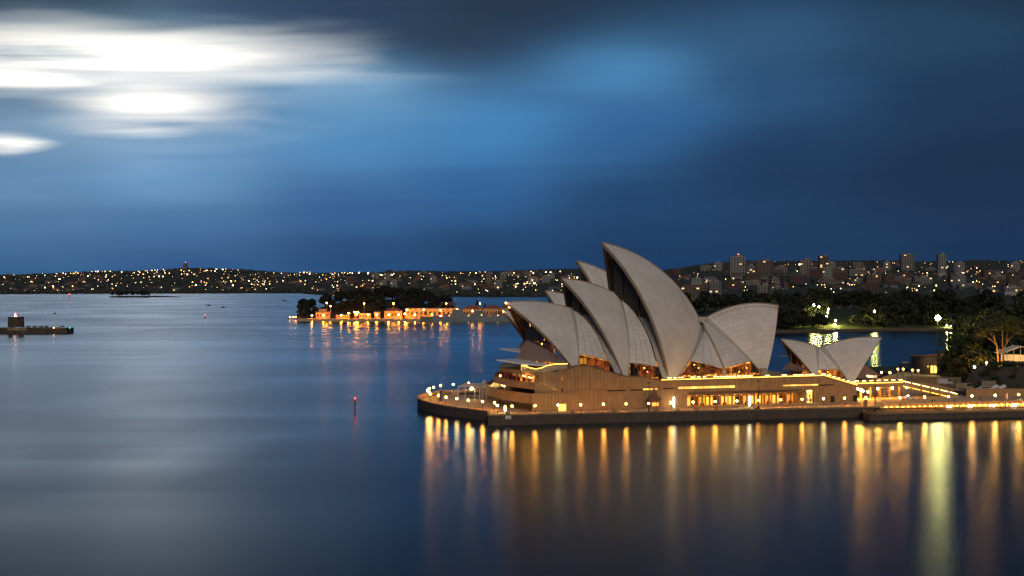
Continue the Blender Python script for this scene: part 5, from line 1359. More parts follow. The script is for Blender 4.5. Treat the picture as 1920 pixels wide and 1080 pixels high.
for k in range(8):
    p, q = ma.lerp(mb_, xs[k] + .004), ma.lerp(mb_, xs[k + 1] - .004)
    m_ = MB(); m_.hexa([(p.x, p.y, zl), (q.x, q.y, zl), (q.x, q.y + .15, zl), (p.x, p.y + .15, zl)], [(p.x, p.y, z_e), (q.x, q.y, z_e), (q.x, q.y + .15, z_e), (p.x, p.y + .15, z_e)]); m_.build('wall_panel', 'white_canvas', mq)
    g = lambda u: z_e + (z_r - z_e) * max(0, 1 - abs(u - .42) / .42)
    m_ = MB(); m_.tube((p.x, p.y - .1, z_e), (p.x, p.y - .1, g(xs[k]) + .05), .1, .1, 5); m_.build('gable_post', 'white_paint', mq)
    m_ = MB(); m_.tube((p.x, p.y - .1, g(xs[k])), (q.x, q.y - .1, g(xs[k + 1])), .16, .16, 5); m_.build('gable_rafter', 'white_paint', mq)
    m_ = MB(); m_.hexa([(p.x, p.y, g(xs[k])), (q.x, q.y, g(xs[k + 1])), (q.x + dd.x, q.y + dd.y, g(xs[k + 1])), (p.x + dd.x, p.y + dd.y, g(xs[k]))], [(p.x, p.y, g(xs[k]) + .12), (q.x, q.y, g(xs[k + 1]) + .12), (q.x + dd.x, q.y + dd.y, g(xs[k + 1]) + .12), (p.x + dd.x, p.y + dd.y, g(xs[k]) + .12)]); m_.build('roof_panel', 'white_canvas', mq)
# ================================================================== TREES
def leaf_cloud(mb, centre, rad, n, leaf, flat=1.0, seed=0, shell=0.45, cut=-0.5):
    r_ = np.random.default_rng(seed)
    d = r_.normal(size=(n, 3)); d /= np.linalg.norm(d, axis=1)[:, None]
    rr = shell + (1 - shell) * r_.random(n) ** 0.6
    p = d * rr[:, None]; p = p[p[:, 2] > cut]
    for q in p:
        c = Vector((centre[0] + q[0] * rad[0], centre[1] + q[1] * rad[1], centre[2] + q[2] * rad[2]))
        a = Vector(r_.normal(size=3)).normalized(); b = a.orthogonal().normalized(); s_ = leaf * r_.uniform(.6, 1.35)
        c2 = a.cross(b); u = (b + Vector((0, 0, .15))) * s_; v = c2 * s_ * .75
        mb.quadface([c - u - v * .4, c + u * .2 - v, c + u + v * .4, c - u * .2 + v])
def crown_mesh(seed, h, r, n_clump, n_leaf, leaf, squash=.75, base=.35):
    rg = random.Random(seed); mb = MB()
    for k in range(n_clump):
        a = rg.uniform(0, 2 * PI); q = rg.random() ** .5 * .72; zz_ = rg.random()
        env = math.sin(PI * min(1, .18 + .82 * zz_)) ** .6
        c = (r * q * env * math.cos(a), r * q * env * math.sin(a), h * (base + (1 - base) * (zz_ * .82 + .05)))
        cr = r * rg.uniform(.26, .46)
        leaf_cloud(mb, c, (cr, cr, cr * squash), n_leaf, leaf, seed=seed * 100 + k)
    return mb
def trunk_mesh(seed, h, r, base=.35, n=5):
    rg = random.Random(seed); mb = MB(); t0 = h * base
    mb.path([(0, 0, -.6), (.1, 0, t0 * .5), (rg.uniform(-.3, .3), rg.uniform(-.3, .3), t0), (rg.uniform(-.6, .6), rg.uniform(-.6, .6), h * .7)], [h * .03, h * .022, h * .018, h * .006], 7)
    for k in range(n):
        a = 2 * PI * k / n + rg.random(); z0 = t0 * rg.uniform(.7, 1.2)
        mb.path([(0, 0, z0), (r * .35 * math.cos(a), r * .35 * math.sin(a), z0 + h * .16), (r * .65 * math.cos(a), r * .65 * math.sin(a), z0 + h * .28)], [h * .012, h * .008, h * .004], 5)
    return mb
CR, TR = {}, {}
def mesh_of(mb, name, m):
    o = mb.build(name, m); me = o.data; bpy.data.objects.remove(o); return me
for v in range(4):   # park trees: 14 m unit trees
    CR[v] = mesh_of(crown_mesh(20 + v, 14, 8, 16, 60, 1.0), 'crown', 'leaf_far'); TR[v] = mesh_of(trunk_mesh(20 + v, 14, 8), 'trunk', 'bark_dark')
for v in range(2):   # dense garden trees
    CR['n%d' % v] = mesh_of(crown_mesh(60 + v, 26, 14, 34, 190, .62, .6, .12), 'crown', 'leaf'); TR['n%d' % v] = mesh_of(trunk_mesh(60 + v, 26, 14, .2), 'trunk', 'bark_dark')
def pine_mesh(h):
    mb = MB(); n = 12
    for k in range(n):
        z = h * (.12 + .86 * k / n); r = h * .23 * (1 - k / n) + .5
        for j in range(9):
            a = 2 * PI * j / 9 + k; leaf_cloud(mb, (r * .6 * math.cos(a), r * .6 * math.sin(a), z), (r * .42, r * .42, .7), 10, .7, seed=k * 20 + j)
    return mb
CR['pine'] = mesh_of(pine_mesh(24), 'crown', 'leaf_far'); mbp = MB(); mbp.tube((0, 0, -.5), (0, 0, 24), .4, .08, 7); TR['pine'] = mesh_of(mbp, 'trunk', 'bark_dark')
def tree(kind, p, sc, label, group, name='tree', zs=1.0):
    t = thing(name, label, 'tree', tuple(p), group)
    t.rotation_euler = (0, 0, random.uniform(0, 6.28)); t.scale = (sc, sc, sc * zs)
    for nm, me in (('trunk', TR[kind]), ('crown', CR[kind])):
        o = bpy.data.objects.new(nm, me); COL.objects.link(o); o.parent = t
    return t
# park trees across the cove
lab = 'dark round-headed tree in the park across the cove'
for i in range(120):
    px = random.uniform(1262, 1960); d = random.choice((45, 70, 70, 110, 160, 210, 280)) + random.uniform(-18, 18)
    if 1542 < px < 1592 and d < 200: continue      # lamp-lit lawn gap
    if px < 1460 and d < 120: d += 80
    y = 1472 + 30 * math.sin(px * .012) + d; x = (px - 960) / F_PX * y
    tree(i % 4, (x, y, head_h(x, y) - .5), random.uniform(1.05, 1.62), lab, 'park trees across the cove', zs=random.uniform(.85, 1.1))
for i in range(44):
    px = random.choice([random.uniform(1465, 1545), random.uniform(1592, 1780)]); d = random.uniform(14, 45); y = 1472 + 30 * math.sin(px * .012) + d; x = (px - 960) / F_PX * y
    tree(i % 4, (x, y, head_h(x, y) - .4), random.uniform(.55, 1.0), 'smaller tree near the lawn edge of the park across the cove', 'smaller shore trees across the cove')
# near garden trees at the right
for i, (px, py, Y, sc, kd, lb) in enumerate(((1806, 703, 702, .92, 'n0', 'large dark leafy tree beside the floodlight mast'), (1824, 700, 694, .74, 'n1', 'dark leafy tree right of the floodlight mast, near the cliff'), (1782, 704, 722, .50, 'n1', 'bushy dark tree at the water end of the gatehouse'),
                                         (1842, 692, 745, 1.22, 'n0', 'dark tree behind the left lit trunk'), (1885, 690, 755, 1.25, 'n1', 'dark tree behind the right lit trunk'), (1925, 690, 748, 1.2, 'n0', 'dark tree behind the garden marquee'), (1818, 695, 775, 1.15, 'n0', 'dark tree deep in the gardens behind the others'), (1860, 692, 800, 1.3, 'n1', 'tall dark tree at the back of the gardens'), (1905, 692, 805, 1.35, 'n0', 'tallest dark tree at the back right of the gardens'))):
    p = at_y(px, py, Y); p.z = garden_h(p.x, p.y) - .6
    tree(kd, p, sc, lb, 'garden trees')
# two spot-lit gums on the lawn
def lit_tree(base, limbs, crowns, label, seed):
    t = thing('gum_tree', label, 'tree', tuple(base)); m_ = MB()
    for pts, rs in limbs: m_.path([Vector(base) + Vector(p) for p in pts], rs, 8)
    m_.build('trunk', 'bark', t, smooth=True); m_ = MB()
    for k, (c, r, n) in enumerate(crowns): leaf_cloud(m_, Vector(base) + Vector(c), (r * 1.15, r, r * .62), n, .33, seed=seed + k, shell=.3)
    m_.build('crown', 'leaf_olive', t)
U = 676 / F_PX
ba = at_y(1872, 685, 683); ba.z = 15.0
lit_tree(ba, [([(0, 0, 0), (-.2, 0, 4), (-.6, .2, 8), (-1.6, .3, 11.5), (-2.4, .3, 15)], [.55, .42, .34, .24, .1]), ([(-.6, .2, 8), (-3, 0, 10.5), (-6, -.5, 12.5)], [.24, .16, .07]), ([(-1.2, .2, 10), (-3, .6, 13), (-4.5, .8, 15.5)], [.2, .13, .06]), ([(0, 0, 5.5), (.8, .2, 7.2)], [.3, .22])],
         [((-2.4, .3, 16), 3.4, 520), ((-5.5, -.3, 14.6), 3.2, 480), ((-7.5, .5, 13), 2.3, 260), ((-1, 1.5, 18.5), 3.0, 420), ((-4.5, 1, 18), 2.8, 340)], 'left of two spot-lit gum trees with golden trunk on the lawn', 900)
bb = at_y(1881, 685, 685); bb.z = 15.0
lit_tree(bb, [([(0, 0, 0), (.1, 0, 4), (-.3, .1, 9), (-.3, .2, 13.5), (.1, .2, 17)], [.5, .4, .34, .24, .1]), ([(.1, 0, 4), (1.2, .1, 8.5), (2.8, .2, 11.2), (5, .2, 13)], [.34, .28, .2, .08]), ([(1.4, .1, 9), (1.9, .4, 12.5), (2.2, .4, 15)], [.2, .14, .06])],
         [((-.2, 0, 17.5), 3.2, 560), ((1, -.6, 19.5), 2.6, 380), ((4.4, .3, 15.5), 3.6, 560), ((7.4, .5, 14), 2.8, 380), ((3.2, 1, 19.5), 3.6, 520), ((7, 1, 18), 2.8, 360), ((-2.6, .6, 22.2), 2.2, 220)], 'right of two spot-lit gum trees with golden forked trunk beside the marquee', 950)
# cliff shrubs
for i in range(34):
    px = random.uniform(1800, 1925); p = at_y(px, 700, random.uniform(646, 672)); p.z = garden_h(p.x, p.y) - .4
    m_ = MB(); [leaf_cloud(m_, p + Vector((random.uniform(-2, 2), random.uniform(-1, 1), 1.2)), (1.8, 1.5, 1.3), 120, .3, seed=i * 7 + k) for k in range(3)]
    o = m_.build('shrub', 'leaf'); tag(o, 'dark shrub clinging to the cliff foot behind the site wall', 'shrub', 'cliff shrubs')
# ---- park lamps across the cove
pk = [((1526, 572), 'leftmost bright park lamp across the cove among dark trees'), ((1535.5, 575.5), 'small park lamp just right of the leftmost bright one across the cove'), ((1553, 580), 'upper lamp of the lit path row across the cove'), ((1552, 586), 'second lamp down the lit path row across the cove'), ((1550, 593.5), 'third lamp down the lit path row across the cove'), ((1567, 601), 'bright park lamp at the lawn top across the cove'), ((1565, 609), 'bright park lamp low on the lawn across the cove'), ((1639.5, 583.5), 'lone bright park lamp in the trees right of the lit lawn'), ((1484.6, 615), 'small lamp on the shore right of the south-facing shell'), ((1500, 586), 'red lamp in the dark park trees'), ((1775.5, 610.5), 'left of two shore lamps right of the floodlight mast'), ((1783, 611.5), 'right of two shore lamps right of the floodlight mast')]
for (x, y), lb in pk:
    Y = 1512 if y > 570 else 1560
    if x in (1526, 1535.5, 1639.5, 1500): Y = 1500
    p = at_y(x, y, Y); g = head_h(p.x, p.y); t = thing('park_lamp', lb, 'lamp', (p.x, p.y, g))
    m_ = MB(); m_.tube((p.x, p.y, g - .3), (p.x, p.y, p.z - .5), .18, .12, 6); m_.build('pole', 'dark_metal', t)
    big = x in (1526, 1567, 1565, 1639.5)
    m_ = MB(); m_.ball(p, .85 if big else .6, 8, 6); m_.build('lamp_head', 'red_light' if x == 1500 else 'park_light', t)

# ================================================================== SIGHT LINES ONTO TERRAIN
def march(fn, px, py, y0, y1, step=18.0):
    r = ray(px, py); y = y0
    while y < y1:
        z = CAM_H + r.z * y; x = r.x * y
        if z <= fn(x, y): return Vector((x, y, fn(x, y)))
        y += step
    return None
crest_px = lambda px: interp(px, [0, 100, 180, 340, 450, 520, 700, 960, 1060, 1250], [517, 513, 509, 503.5, 506, 511, 513, 511, 508, 512])
# ---- houses on the far hills and the city ridge
HOUSE = []
mat('wall_cream', (.24, .20, .165), .8); mat('wall_grey', (.19, .19, .19), .8); mat('wall_brick', (.15, .085, .065), .85); mat('wall_white', (.30, .29, .27), .8); mat('window_dark', (.02, .022, .03), .3); mat('roof_slate', (.06, .06, .065), .8)
def house_mesh(w, d, h, rf, wm, rm, lit):
    m_ = MB(); m_.box((0, 0, h / 2), (w, d, h)); e = .5
    b = [(-w / 2 - e, -d / 2 - e, h + .01), (w / 2 + e, -d / 2 - e, h + .01), (w / 2 + e, d / 2 + e, h + .01), (-w / 2 - e, d / 2 + e, h + .01)]; r0, r1 = (-w / 2 + d * .3, 0, h + rf), (w / 2 - d * .3, 0, h + rf)
    for q in ((b[0], b[1], r1, r0), (b[1], b[2], r1), (b[2], b[3], r0, r1), (b[3], b[0], r0)): m_.quadface(q, 1)
    m_.quadface(b[::-1], 1)
    for k, x in enumerate((-w * .3, 0, w * .3)):
        for z in ([h * .5] if h < 5 else [h * .28, h * .72]):
            m_.box((x, -d / 2 - .05, z), (w * .16, .1, 1.4), 0, 3 if (k == lit and z < h * .6) else 2)
    return mesh_of(m_, 'house', [wm, rm, 'window_dark', 'far_window'])
for k, a in enumerate((( 14, 10, 6, 3.5, 'wall_cream', 'roof_tile', 0), (18, 11, 7, 3.5, 'wall_white', 'roof_tile', 1), (12, 10, 4.5, 3, 'wall_brick', 'roof_slate', 2), (20, 12, 9, 3, 'wall_grey', 'roof_slate', 1), (16, 10, 6.5, 3.2, 'wall_white', 'roof_slate', 0), (15, 11, 7, 3.5, 'wall_brick', 'roof_tile', 2))): HOUSE.append(house_mesh(*a))
def put_house(p, label, group, sc):
    o = bpy.data.objects.new('house', random.choice(HOUSE)); COL.objects.link(o); o.location = p - Vector((0, 0, .8)); o.rotation_euler = (0, 0, random.uniform(-.9, .9)); o.scale = (sc, sc, sc); tag(o, label, 'house', group); return o
cnt = 0; tries = 0
while cnt < 175 and tries < 3000:
    tries += 1; px = random.uniform(-10, 1065); py = random.uniform(crest_px(px) + 3, 548)
    p = march(far_h, px, py, 3650, 6800)
    if p is None or p.z < 4 or (560 < px < 640 and p.y < 3900): continue
    put_house(p, 'small pitched-roof house on the far hillside across the harbour', 'houses on the far hillside', random.uniform(.9, 1.45)); cnt += 1
cnt = 0; tries = 0
while cnt < 120 and tries < 3000:
    tries += 1; px = random.uniform(1255, 1925); py = random.uniform(497, 556)
    p = march(head_h, px, py, 1950, 5300)
    if p is None or p.y < 1950: continue
    put_house(p, 'small pitched-roof house on the city ridge behind the park', 'houses on the city ridge', random.uniform(.75, 1.2)); cnt += 1
# ---- lights on the hillsides
def light_mesh(m, r):
    m_ = MB(); m_.ball((0, 0, 5.2), r, 6, 4, 1); m_.tube((0, 0, 0), (0, 0, 5.0), .14, .1, 4, 0, False); return mesh_of(m_, 'street_lamp', ['dark_metal', m])
LM = {(m, r): light_mesh(m, r) for m in ('far_warm', 'far_white', 'far_orange') for r in (.5, .72, 1.0, 1.35)}
def put_light(p, label, group, far):
    m = random.choices(('far_warm', 'far_white', 'far_orange'), (.52, .30, .18))[0]
    r = random.choices((.5, .72, 1.0, 1.35), (.36, .34, .22, .08))[0] if not far else random.choices((.72, 1.0, 1.35), (.40, .42, .18))[0]
    o = bpy.data.objects.new('street_lamp', LM[(m, r)]); COL.objects.link(o); o.location = p; tag(o, label, 'street lamp', group)
    if far: o.scale = (1.25, 1.25, 1.25)
seen = 0
def far_lights(n, xr, fn, y0, y1, pyf, label, group, far):
    c = 0; tr = 0
    while c < n and tr < n * 12:
        tr += 1; px = random.uniform(*xr); py = pyf(px)
        p = march(fn, px, py, y0, y1)
        if p is None or p.z < 3: continue
        k = random.choice((1, 1, 1, 2, 3)) if c < n - 3 else 1
        for j in range(k):
            q = p + Vector((j * random.uniform(14, 30), random.uniform(-8, 8), 0)); q.z = fn(q.x, q.y) + 1.5; put_light(q, label, group, far); c += 1
def py_far(px):
    c = crest_px(px); u = random.random()
    return c + 3.5 + (34 * u ** 1.6 if random.random() < .72 else random.uniform(0, 4))
far_lights(215, (-5, 1075), far_h, 3650, 6800, py_far, 'point of street light on the far hillside across the harbour', 'street lights on the far hillside', True)
far_lights(80, (1255, 1922), head_h, 1950, 5300, lambda px: random.uniform(495, 556), 'point of street light on the city ridge behind the park', 'street lights on the city ridge', False)
# ---- wooded cover of the hills: nobody could count it
def wood(name, fn, xr, yr, n, size, label, skip=None):
    rg = np.random.default_rng(5); V = []; Fc = []
    base = [(0, 0, 1), (.9, 0, .35), (.28, .85, .4), (-.72, .52, .33), (-.72, -.52, .38), (.28, -.85, .3), (.8, .3, -.5), (-.3, .85, -.5), (-.9, -.2, -.5), (.1, -.95, -.5)]
    tri = [(0, 1, 2), (0, 2, 3), (0, 3, 4), (0, 4, 5), (0, 5, 1), (1, 6, 2), (2, 6, 7), (2, 7, 3), (3, 7, 8), (3, 8, 4), (4, 8, 9), (4, 9, 5), (5, 9, 6), (5, 6, 1)]
    for _ in range(n):
        y = rg.uniform(*yr); px = rg.uniform(*xr); x = (px - 960) / F_PX * y; z = fn(x, y)
        if z < 1.2 or (skip and skip(px, y)): continue
        s_ = size * rg.uniform(.5, 1.25); i = len(V); a = rg.uniform(0, 6.28); ca, sa = math.cos(a), math.sin(a)
        for b in base:
            j = rg.uniform(.75, 1.25); V.append((x + (b[0] * ca - b[1] * sa) * s_ * j, y + (b[0] * sa + b[1] * ca) * s_ * j, z + s_ * .25 + b[2] * s_ * .62 * j))
        Fc += [(i + q[0], i + q[1], i + q[2]) for q in tri]
    m_ = MB(); m_.v, m_.f = V, Fc; m_.mi = [0] * len(Fc); m_.uv = [None] * len(Fc)
    o = m_.build(name, 'leaf_hill'); tag(o, label, 'trees', kind='stuff'); return o
wood('far_woodland', far_h, (-60, 1110), (3800, 6300), 15000, 9.5, 'dark tree cover between houses on the far hills')
wood('ridge_woodland', head_h, (1245, 1990), (1880, 5000), 13000, 9, 'dark tree cover between buildings on the city ridge')
# ---- apartment towers
def tower(px0, px1, py0, py1, Y, wm, label, rows=None, colsn=4, lit=.12, crown=None, depth=16):
    a, b = at_y(px0, py1, Y), at_y(px1, py1, Y); zt = at_y(px0, py0, Y).z; g = min(head_h(a.x, Y) if px0 > 1200 else far_h(a.x, Y), a.z) - 3
    w = b.x - a.x; cx = (a.x + b.x) / 2; t = thing('apartment_tower', label, 'building', (cx, Y, g))
    ang = random.uniform(-.25, .1)
    m_ = MB(); m_.box((cx, Y + depth / 2, (g + zt) / 2), (w, depth, zt - g), 0); m_.build('wall', wm, t)
    fl = 3.1; n = int((zt - a.z) / fl)
    m_ = MB(); m_.box((cx + w * .1, Y + depth / 2, zt + 1.6), (w * .4, depth * .5, 3.2)); m_.build('roof_plant', 'wall_grey', t)
    for i in range(n):
        z = zt - fl * (i + .62)
        m_ = MB(); m_.box((cx, Y - .35, z - 1.25), (w * .96, .8, .55)); m_.build('balcony', 'wall_white' if wm != 'wall_brick' else 'wall_cream', t)
        for c in range(colsn):
            x = cx - w / 2 + w * (c + .5) / colsn
            m_ = MB(); m_.box((x, Y - .06, z), (w / colsn * .62, .12, 1.7)); m_.build('window', 'far_window' if random.random() < lit * .42 else 'window_dark', t)
    if crown:
        m_ = MB(); m_.ball((cx + w * .1, Y + depth / 2, zt + 4.4), 1.0, 6, 4); m_.build('roof_light', crown, t)
tower(1369, 1397, 481, 534, 2900, 'wall_white', 'tall striped apartment tower with red roof light, left of the crane', colsn=5, lit=.1, crown='red_light')
tower(1417, 1449, 489, 515, 2950, 'wall_brick', 'broad brown apartment block right of the striped tower', colsn=5)
tower(1500, 1521.5, 487, 525, 2900, 'wall_cream', 'pale slab tower beside a bright light on the ridge', colsn=4)
tower(1537, 1554, 480, 525, 2850, 'wall_brick', 'slim dark tower with a stepped top near the ridge middle', colsn=3)
tower(1656, 1670, 491, 513, 3300, 'wall_white', 'small white tower on the ridge', colsn=3, lit=.2)
tower(1690, 1714, 477, 508, 3300, 'wall_grey', 'broad pale grey tower standing highest on the ridge', colsn=5)
tower(1759.5, 1774, 477, 513, 3100, 'wall_white', 'slim white banded tower at the right of the ridge', colsn=3)
tower(1782, 1807, 514, 542, 2600, 'wall_brick', 'red brick flats below the slim white tower', colsn=5, lit=.14)
tower(1559, 1589, 503, 517, 3000, 'wall_brick', 'low brown flats right of the slim dark tower', colsn=5, lit=.15)
tower(1592, 1624, 505, 518, 3000, 'wall_cream', 'low cream flats in the middle of the ridge', colsn=6, lit=.15)
tower(1838, 1872, 543, 560, 2050, 'wall_cream', 'mid-rise block with bright stairwell above the park trees', colsn=6, lit=.35)
tower(1884, 1913, 538, 547, 2250, 'wall_white', 'long white flats at the right edge above the park', colsn=6, lit=.2)
tower(1277, 1326, 534, 563, 2100, 'wall_brick', 'brown flats close behind the tallest shell', colsn=7, lit=.14)
tower(1330, 1352, 528, 552, 2200, 'wall_grey', 'grey flats right of the tallest shell', colsn=4, lit=.2)
tower(1400, 1416, 498, 530, 2950, 'wall_grey', 'thin grey flats right beside the striped tower', colsn=3, lit=.12)
tower(1420, 1448, 535, 553, 2150, 'wall_cream', 'cream flats under the crane', colsn=5, lit=.22)
tower(1452, 1476, 500, 520, 3050, 'wall_cream', 'cream flats left of the pale slab tower', colsn=4, lit=.15)
tower(1625, 1652, 516, 536, 2700, 'wall_brick', 'brick flats low on the ridge middle', colsn=5, lit=.2)
tower(1715, 1748, 520, 536, 2650, 'wall_cream', 'cream walk-up flats under the broad grey tower', colsn=6, lit=.2)
tower(911, 921, 512, 530, 4300, 'wall_cream', 'pale tower on the far shore left of the shells', colsn=3, lit=.1)
tower(937, 946, 514, 529, 4300, 'wall_grey', 'grey tower on the far shore left of the shells', colsn=3, lit=.1)
tower(1016, 1031, 517, 533, 4200, 'wall_white', 'white flats seen just left of the middle shell', colsn=4, lit=.15)
tower(990, 1011, 521, 530, 4200, 'wall_white', 'low white flats on the far shore behind the first shell', colsn=4, lit=.15)
tower(343.5, 349.5, 494, 508, 5500, 'wall_grey', 'lone water tower block on the left crest with a red light', colsn=2, lit=0, crown='red_light')
tower(866, 884, 538, 549, 3950, 'wall_white', 'white flats by the water behind the wooded island', colsn=5, lit=.15)
tower(624, 636, 546, 555, 3990, 'wall_white', 'small white block on the low point left behind the wooded island', colsn=3, lit=.1)
# ---- hammerhead crane
Yc = 2050; cr = thing('hammerhead_crane', 'dark giant hammerhead crane above the park trees', 'crane', tuple(at_y(1458, 556, Yc)))
def cb(p, q, r=.6): return MB().tube(p, q, r, r, 5)
C = lambda px, py, dy=0: at_y(px, py, Yc) + Vector((0, dy, 0))
for px in (1444, 1472):
    for dy in (0, 14): cb(C(px, 560, dy), C(px + (1453 - px) * .25, 518, dy), .9).build('tower_leg', 'dark_metal', cr)
for k in range(4):
    y0, y1 = 558 - 10 * k, 548 - 10 * k
    cb(C(1445, y0), C(1470, y1), .4).build('brace', 'dark_metal', cr); cb(C(1470, y0), C(1445, y1), .4).build('brace', 'dark_metal', cr)
for yy in (512.5, 517): cb(C(1373, yy), C(1502, yy), .7).build('jib_chord', 'dark_metal', cr)
for k in range(21):
    x = 1373 + 129 * k / 21; cb(C(x, 512.5), C(x + 6.1, 517), .3).build('jib_lattice', 'dark_metal', cr); cb(C(x, 517), C(x + 6.1, 512.5), .3).build('jib_lattice', 'dark_metal', cr)
MB().box(C(1492, 514, 3), (14, 8, 6)).build('counterweight', 'dark_metal', cr); MB().box(C(1458, 509, 3), (16, 9, 5)).build('machine_house', 'dark_metal', cr)

# ================================================================== WOODED ISLAND WITH NAVAL YARD
YI = 1810.0; UI = YI / F_PX
def isl_h(x, y):
    px = 960 + F_PX * x / y; d = y - YI - 14
    k = interp(px, [556, 566, 600, 640, 700, 780, 830, 860, 960], [0, 4, 10, 17, 22, 18, 12, 4, 2.0])
    return 2.2 + k * bump01(d, 0, 60) * (1 - bump01(d, 150, 230))
mb = MB(); pxs = np.linspace(553, 1010, 60); ys = np.linspace(YI + 2, YI + 260, 24)
for j, y in enumerate(ys):
    for i, p in enumerate(pxs):
        x = (p - 960) / F_PX * y; e = (i in (0, 59)) or j in (0, 23); mb.v.append((x, y, -2 if e else isl_h(x, y)))
for j in range(23):
    for i in range(59): a = j * 60 + i; mb.f.append((a, a + 1, a + 61, a + 60)); mb.mi.append(0); mb.uv.append(None)
struct('island_terrain', mb, 'hill_ground', smooth=True)
mb = MB(); a, b = at_y(557, 600, YI), at_y(1010, 600, YI); mb.prism([(a.x, YI - 3), (b.x, YI - 3), (b.x, YI + 45), (a.x, YI + 45)], -2, 2.6); struct('island_quay', mb, 'paving')
for i in range(58):
    px = random.uniform(566, 850); d = random.uniform(48, 180); y = YI + d; x = (px - 960) / F_PX * y
    tree(i % 4, (x, y, isl_h(x, y) - .6), random.uniform(.8, 1.35), 'dark tree crowding the hill of the wooded island', 'trees on the wooded island', zs=.95)
for i in range(40):
    px = random.uniform(572, 850); d = random.uniform(34, 62); y = YI + d; x = (px - 960) / F_PX * y
    tree(i % 4, (x, y, isl_h(x, y) - .6), random.uniform(.5, .85), 'bushy dark tree behind the yard buildings of the island', 'trees behind the island yard')
for i in range(9):
    px = 562 + i * 7; y = YI + 30 + (i % 3) * 14; x = (px - 960) / F_PX * y
    tree(i % 4, (x, y, 2.2), random.uniform(.45, .7), 'smaller tree at the left end of the wooded island', 'small trees at the island end')
tree('pine', at_y(894, 583, YI + 90), .62, 'tall symmetrical pine above the red roofs of the island yard', None, name='pine_tree'); tree('pine', at_y(842, 580, YI + 120), .62, 'pine standing over the right end of the island trees', None, name='pine_tree'); tree('pine', at_y(909, 583, YI + 90), .42, 'smaller pine right of the tall one above the red roofs', None, name='pine_tree')
mat('yard_wall', (.50, .32, .16), .8, var=.15, vscale=.1); mat('yard_wall_dark', (.2, .15, .1), .8)
def yard(px0, px1, py0, py1, label, roof='flat', m='yard_wall', Y=YI + 16, depth=14, wins=0, rh=4.0, rm='roof_tile'):
    a, b = at_y(px0, py1, Y), at_y(px1, py1, Y); zt = at_y(px0, py0, Y).z; w = b.x - a.x; cx = (a.x + b.x) / 2; z0 = 2.4
    t = thing('yard_building', label, 'building', (cx, Y, z0)); m_ = MB(); m_.box((cx, Y + depth / 2, (z0 + zt) / 2), (w, depth, zt - z0)); m_.build('wall', m, t)
    if roof == 'flat': m_ = MB(); m_.box((cx, Y + depth / 2, zt + .2), (w + .8, depth + .8, .4)); m_.build('roof', 'grey_metal', t)
    else:
        m_ = MB(); e = .7; q = [(a.x - e, Y - e, zt + .01), (b.x + e, Y - e, zt + .01), (b.x + e, Y + depth + e, zt + .01), (a.x - e, Y + depth + e, zt + .01)]; ins = min(depth / 2, w * .3); r0, r1 = (a.x + ins, Y + depth / 2, zt + rh), (b.x - ins, Y + depth / 2, zt + rh)
        for f in ((q[0], q[1], r1, r0), (q[1], q[2], r1), (q[2], q[3], r0, r1), (q[3], q[0], r0)): m_.quadface(f)
        m_.build('roof', rm, t)
    for k in range(wins):
        x = a.x + w * (k + .5) / wins; zc = z0 + (zt - z0) * .55; m_ = MB(); m_.box((x, Y - .08, zc), (w / wins * .45, .16, (zt - z0) * .3)); wd_ = m_.build('window', 'window_dark', t); m_ = MB(); m_.box((x, Y - .2, zc - (zt - z0) * .17), (w / wins * .55, .3, .25)); m_.build('sill', 'wall_cream', wd_)
    return t
yard(592.5, 618, 585.5, 597, 'blocky orange-lit yard building at the left end of the island quay', wins=4); yard(598, 610, 580, 585.4, 'upper box on the leftmost yard building', Y=YI + 20, depth=8, wins=2)
yard(673, 695, 588, 597, 'low flat orange-lit shed between lamp masts on the island', wins=4); yard(702, 712, 585.5, 596, 'small narrow yard hut on the island quay', wins=2); yard(630, 655, 591, 597, 'long low store left of the lamp cluster on the island', wins=5)
yard(720.5, 754, 583, 597, 'hip-roofed orange-lit brick block in the middle of the island quay', 'hip', wins=7, rh=3.5); yard(760, 862, 578.5, 597, 'very long orange-lit workshop hall on the island quay', wins=12, depth=22)
yard(819, 854, 571, 580, 'dark hip-roofed house above the long workshop', 'hip', 'yard_wall_dark', Y=YI + 60, wins=6, rh=3)
yard(868, 905, 579, 592, 'left red-roofed shed of the island yard', 'hip', wins=7, rh=4, Y=YI + 30); yard(906, 938, 578.5, 592, 'right red-roofed shed of the island yard', 'hip', wins=6, rh=4, Y=YI + 32); yard(938, 952, 577, 592, 'orange-lit gabled house beside the first shell tip', 'hip', wins=3, rh=3)
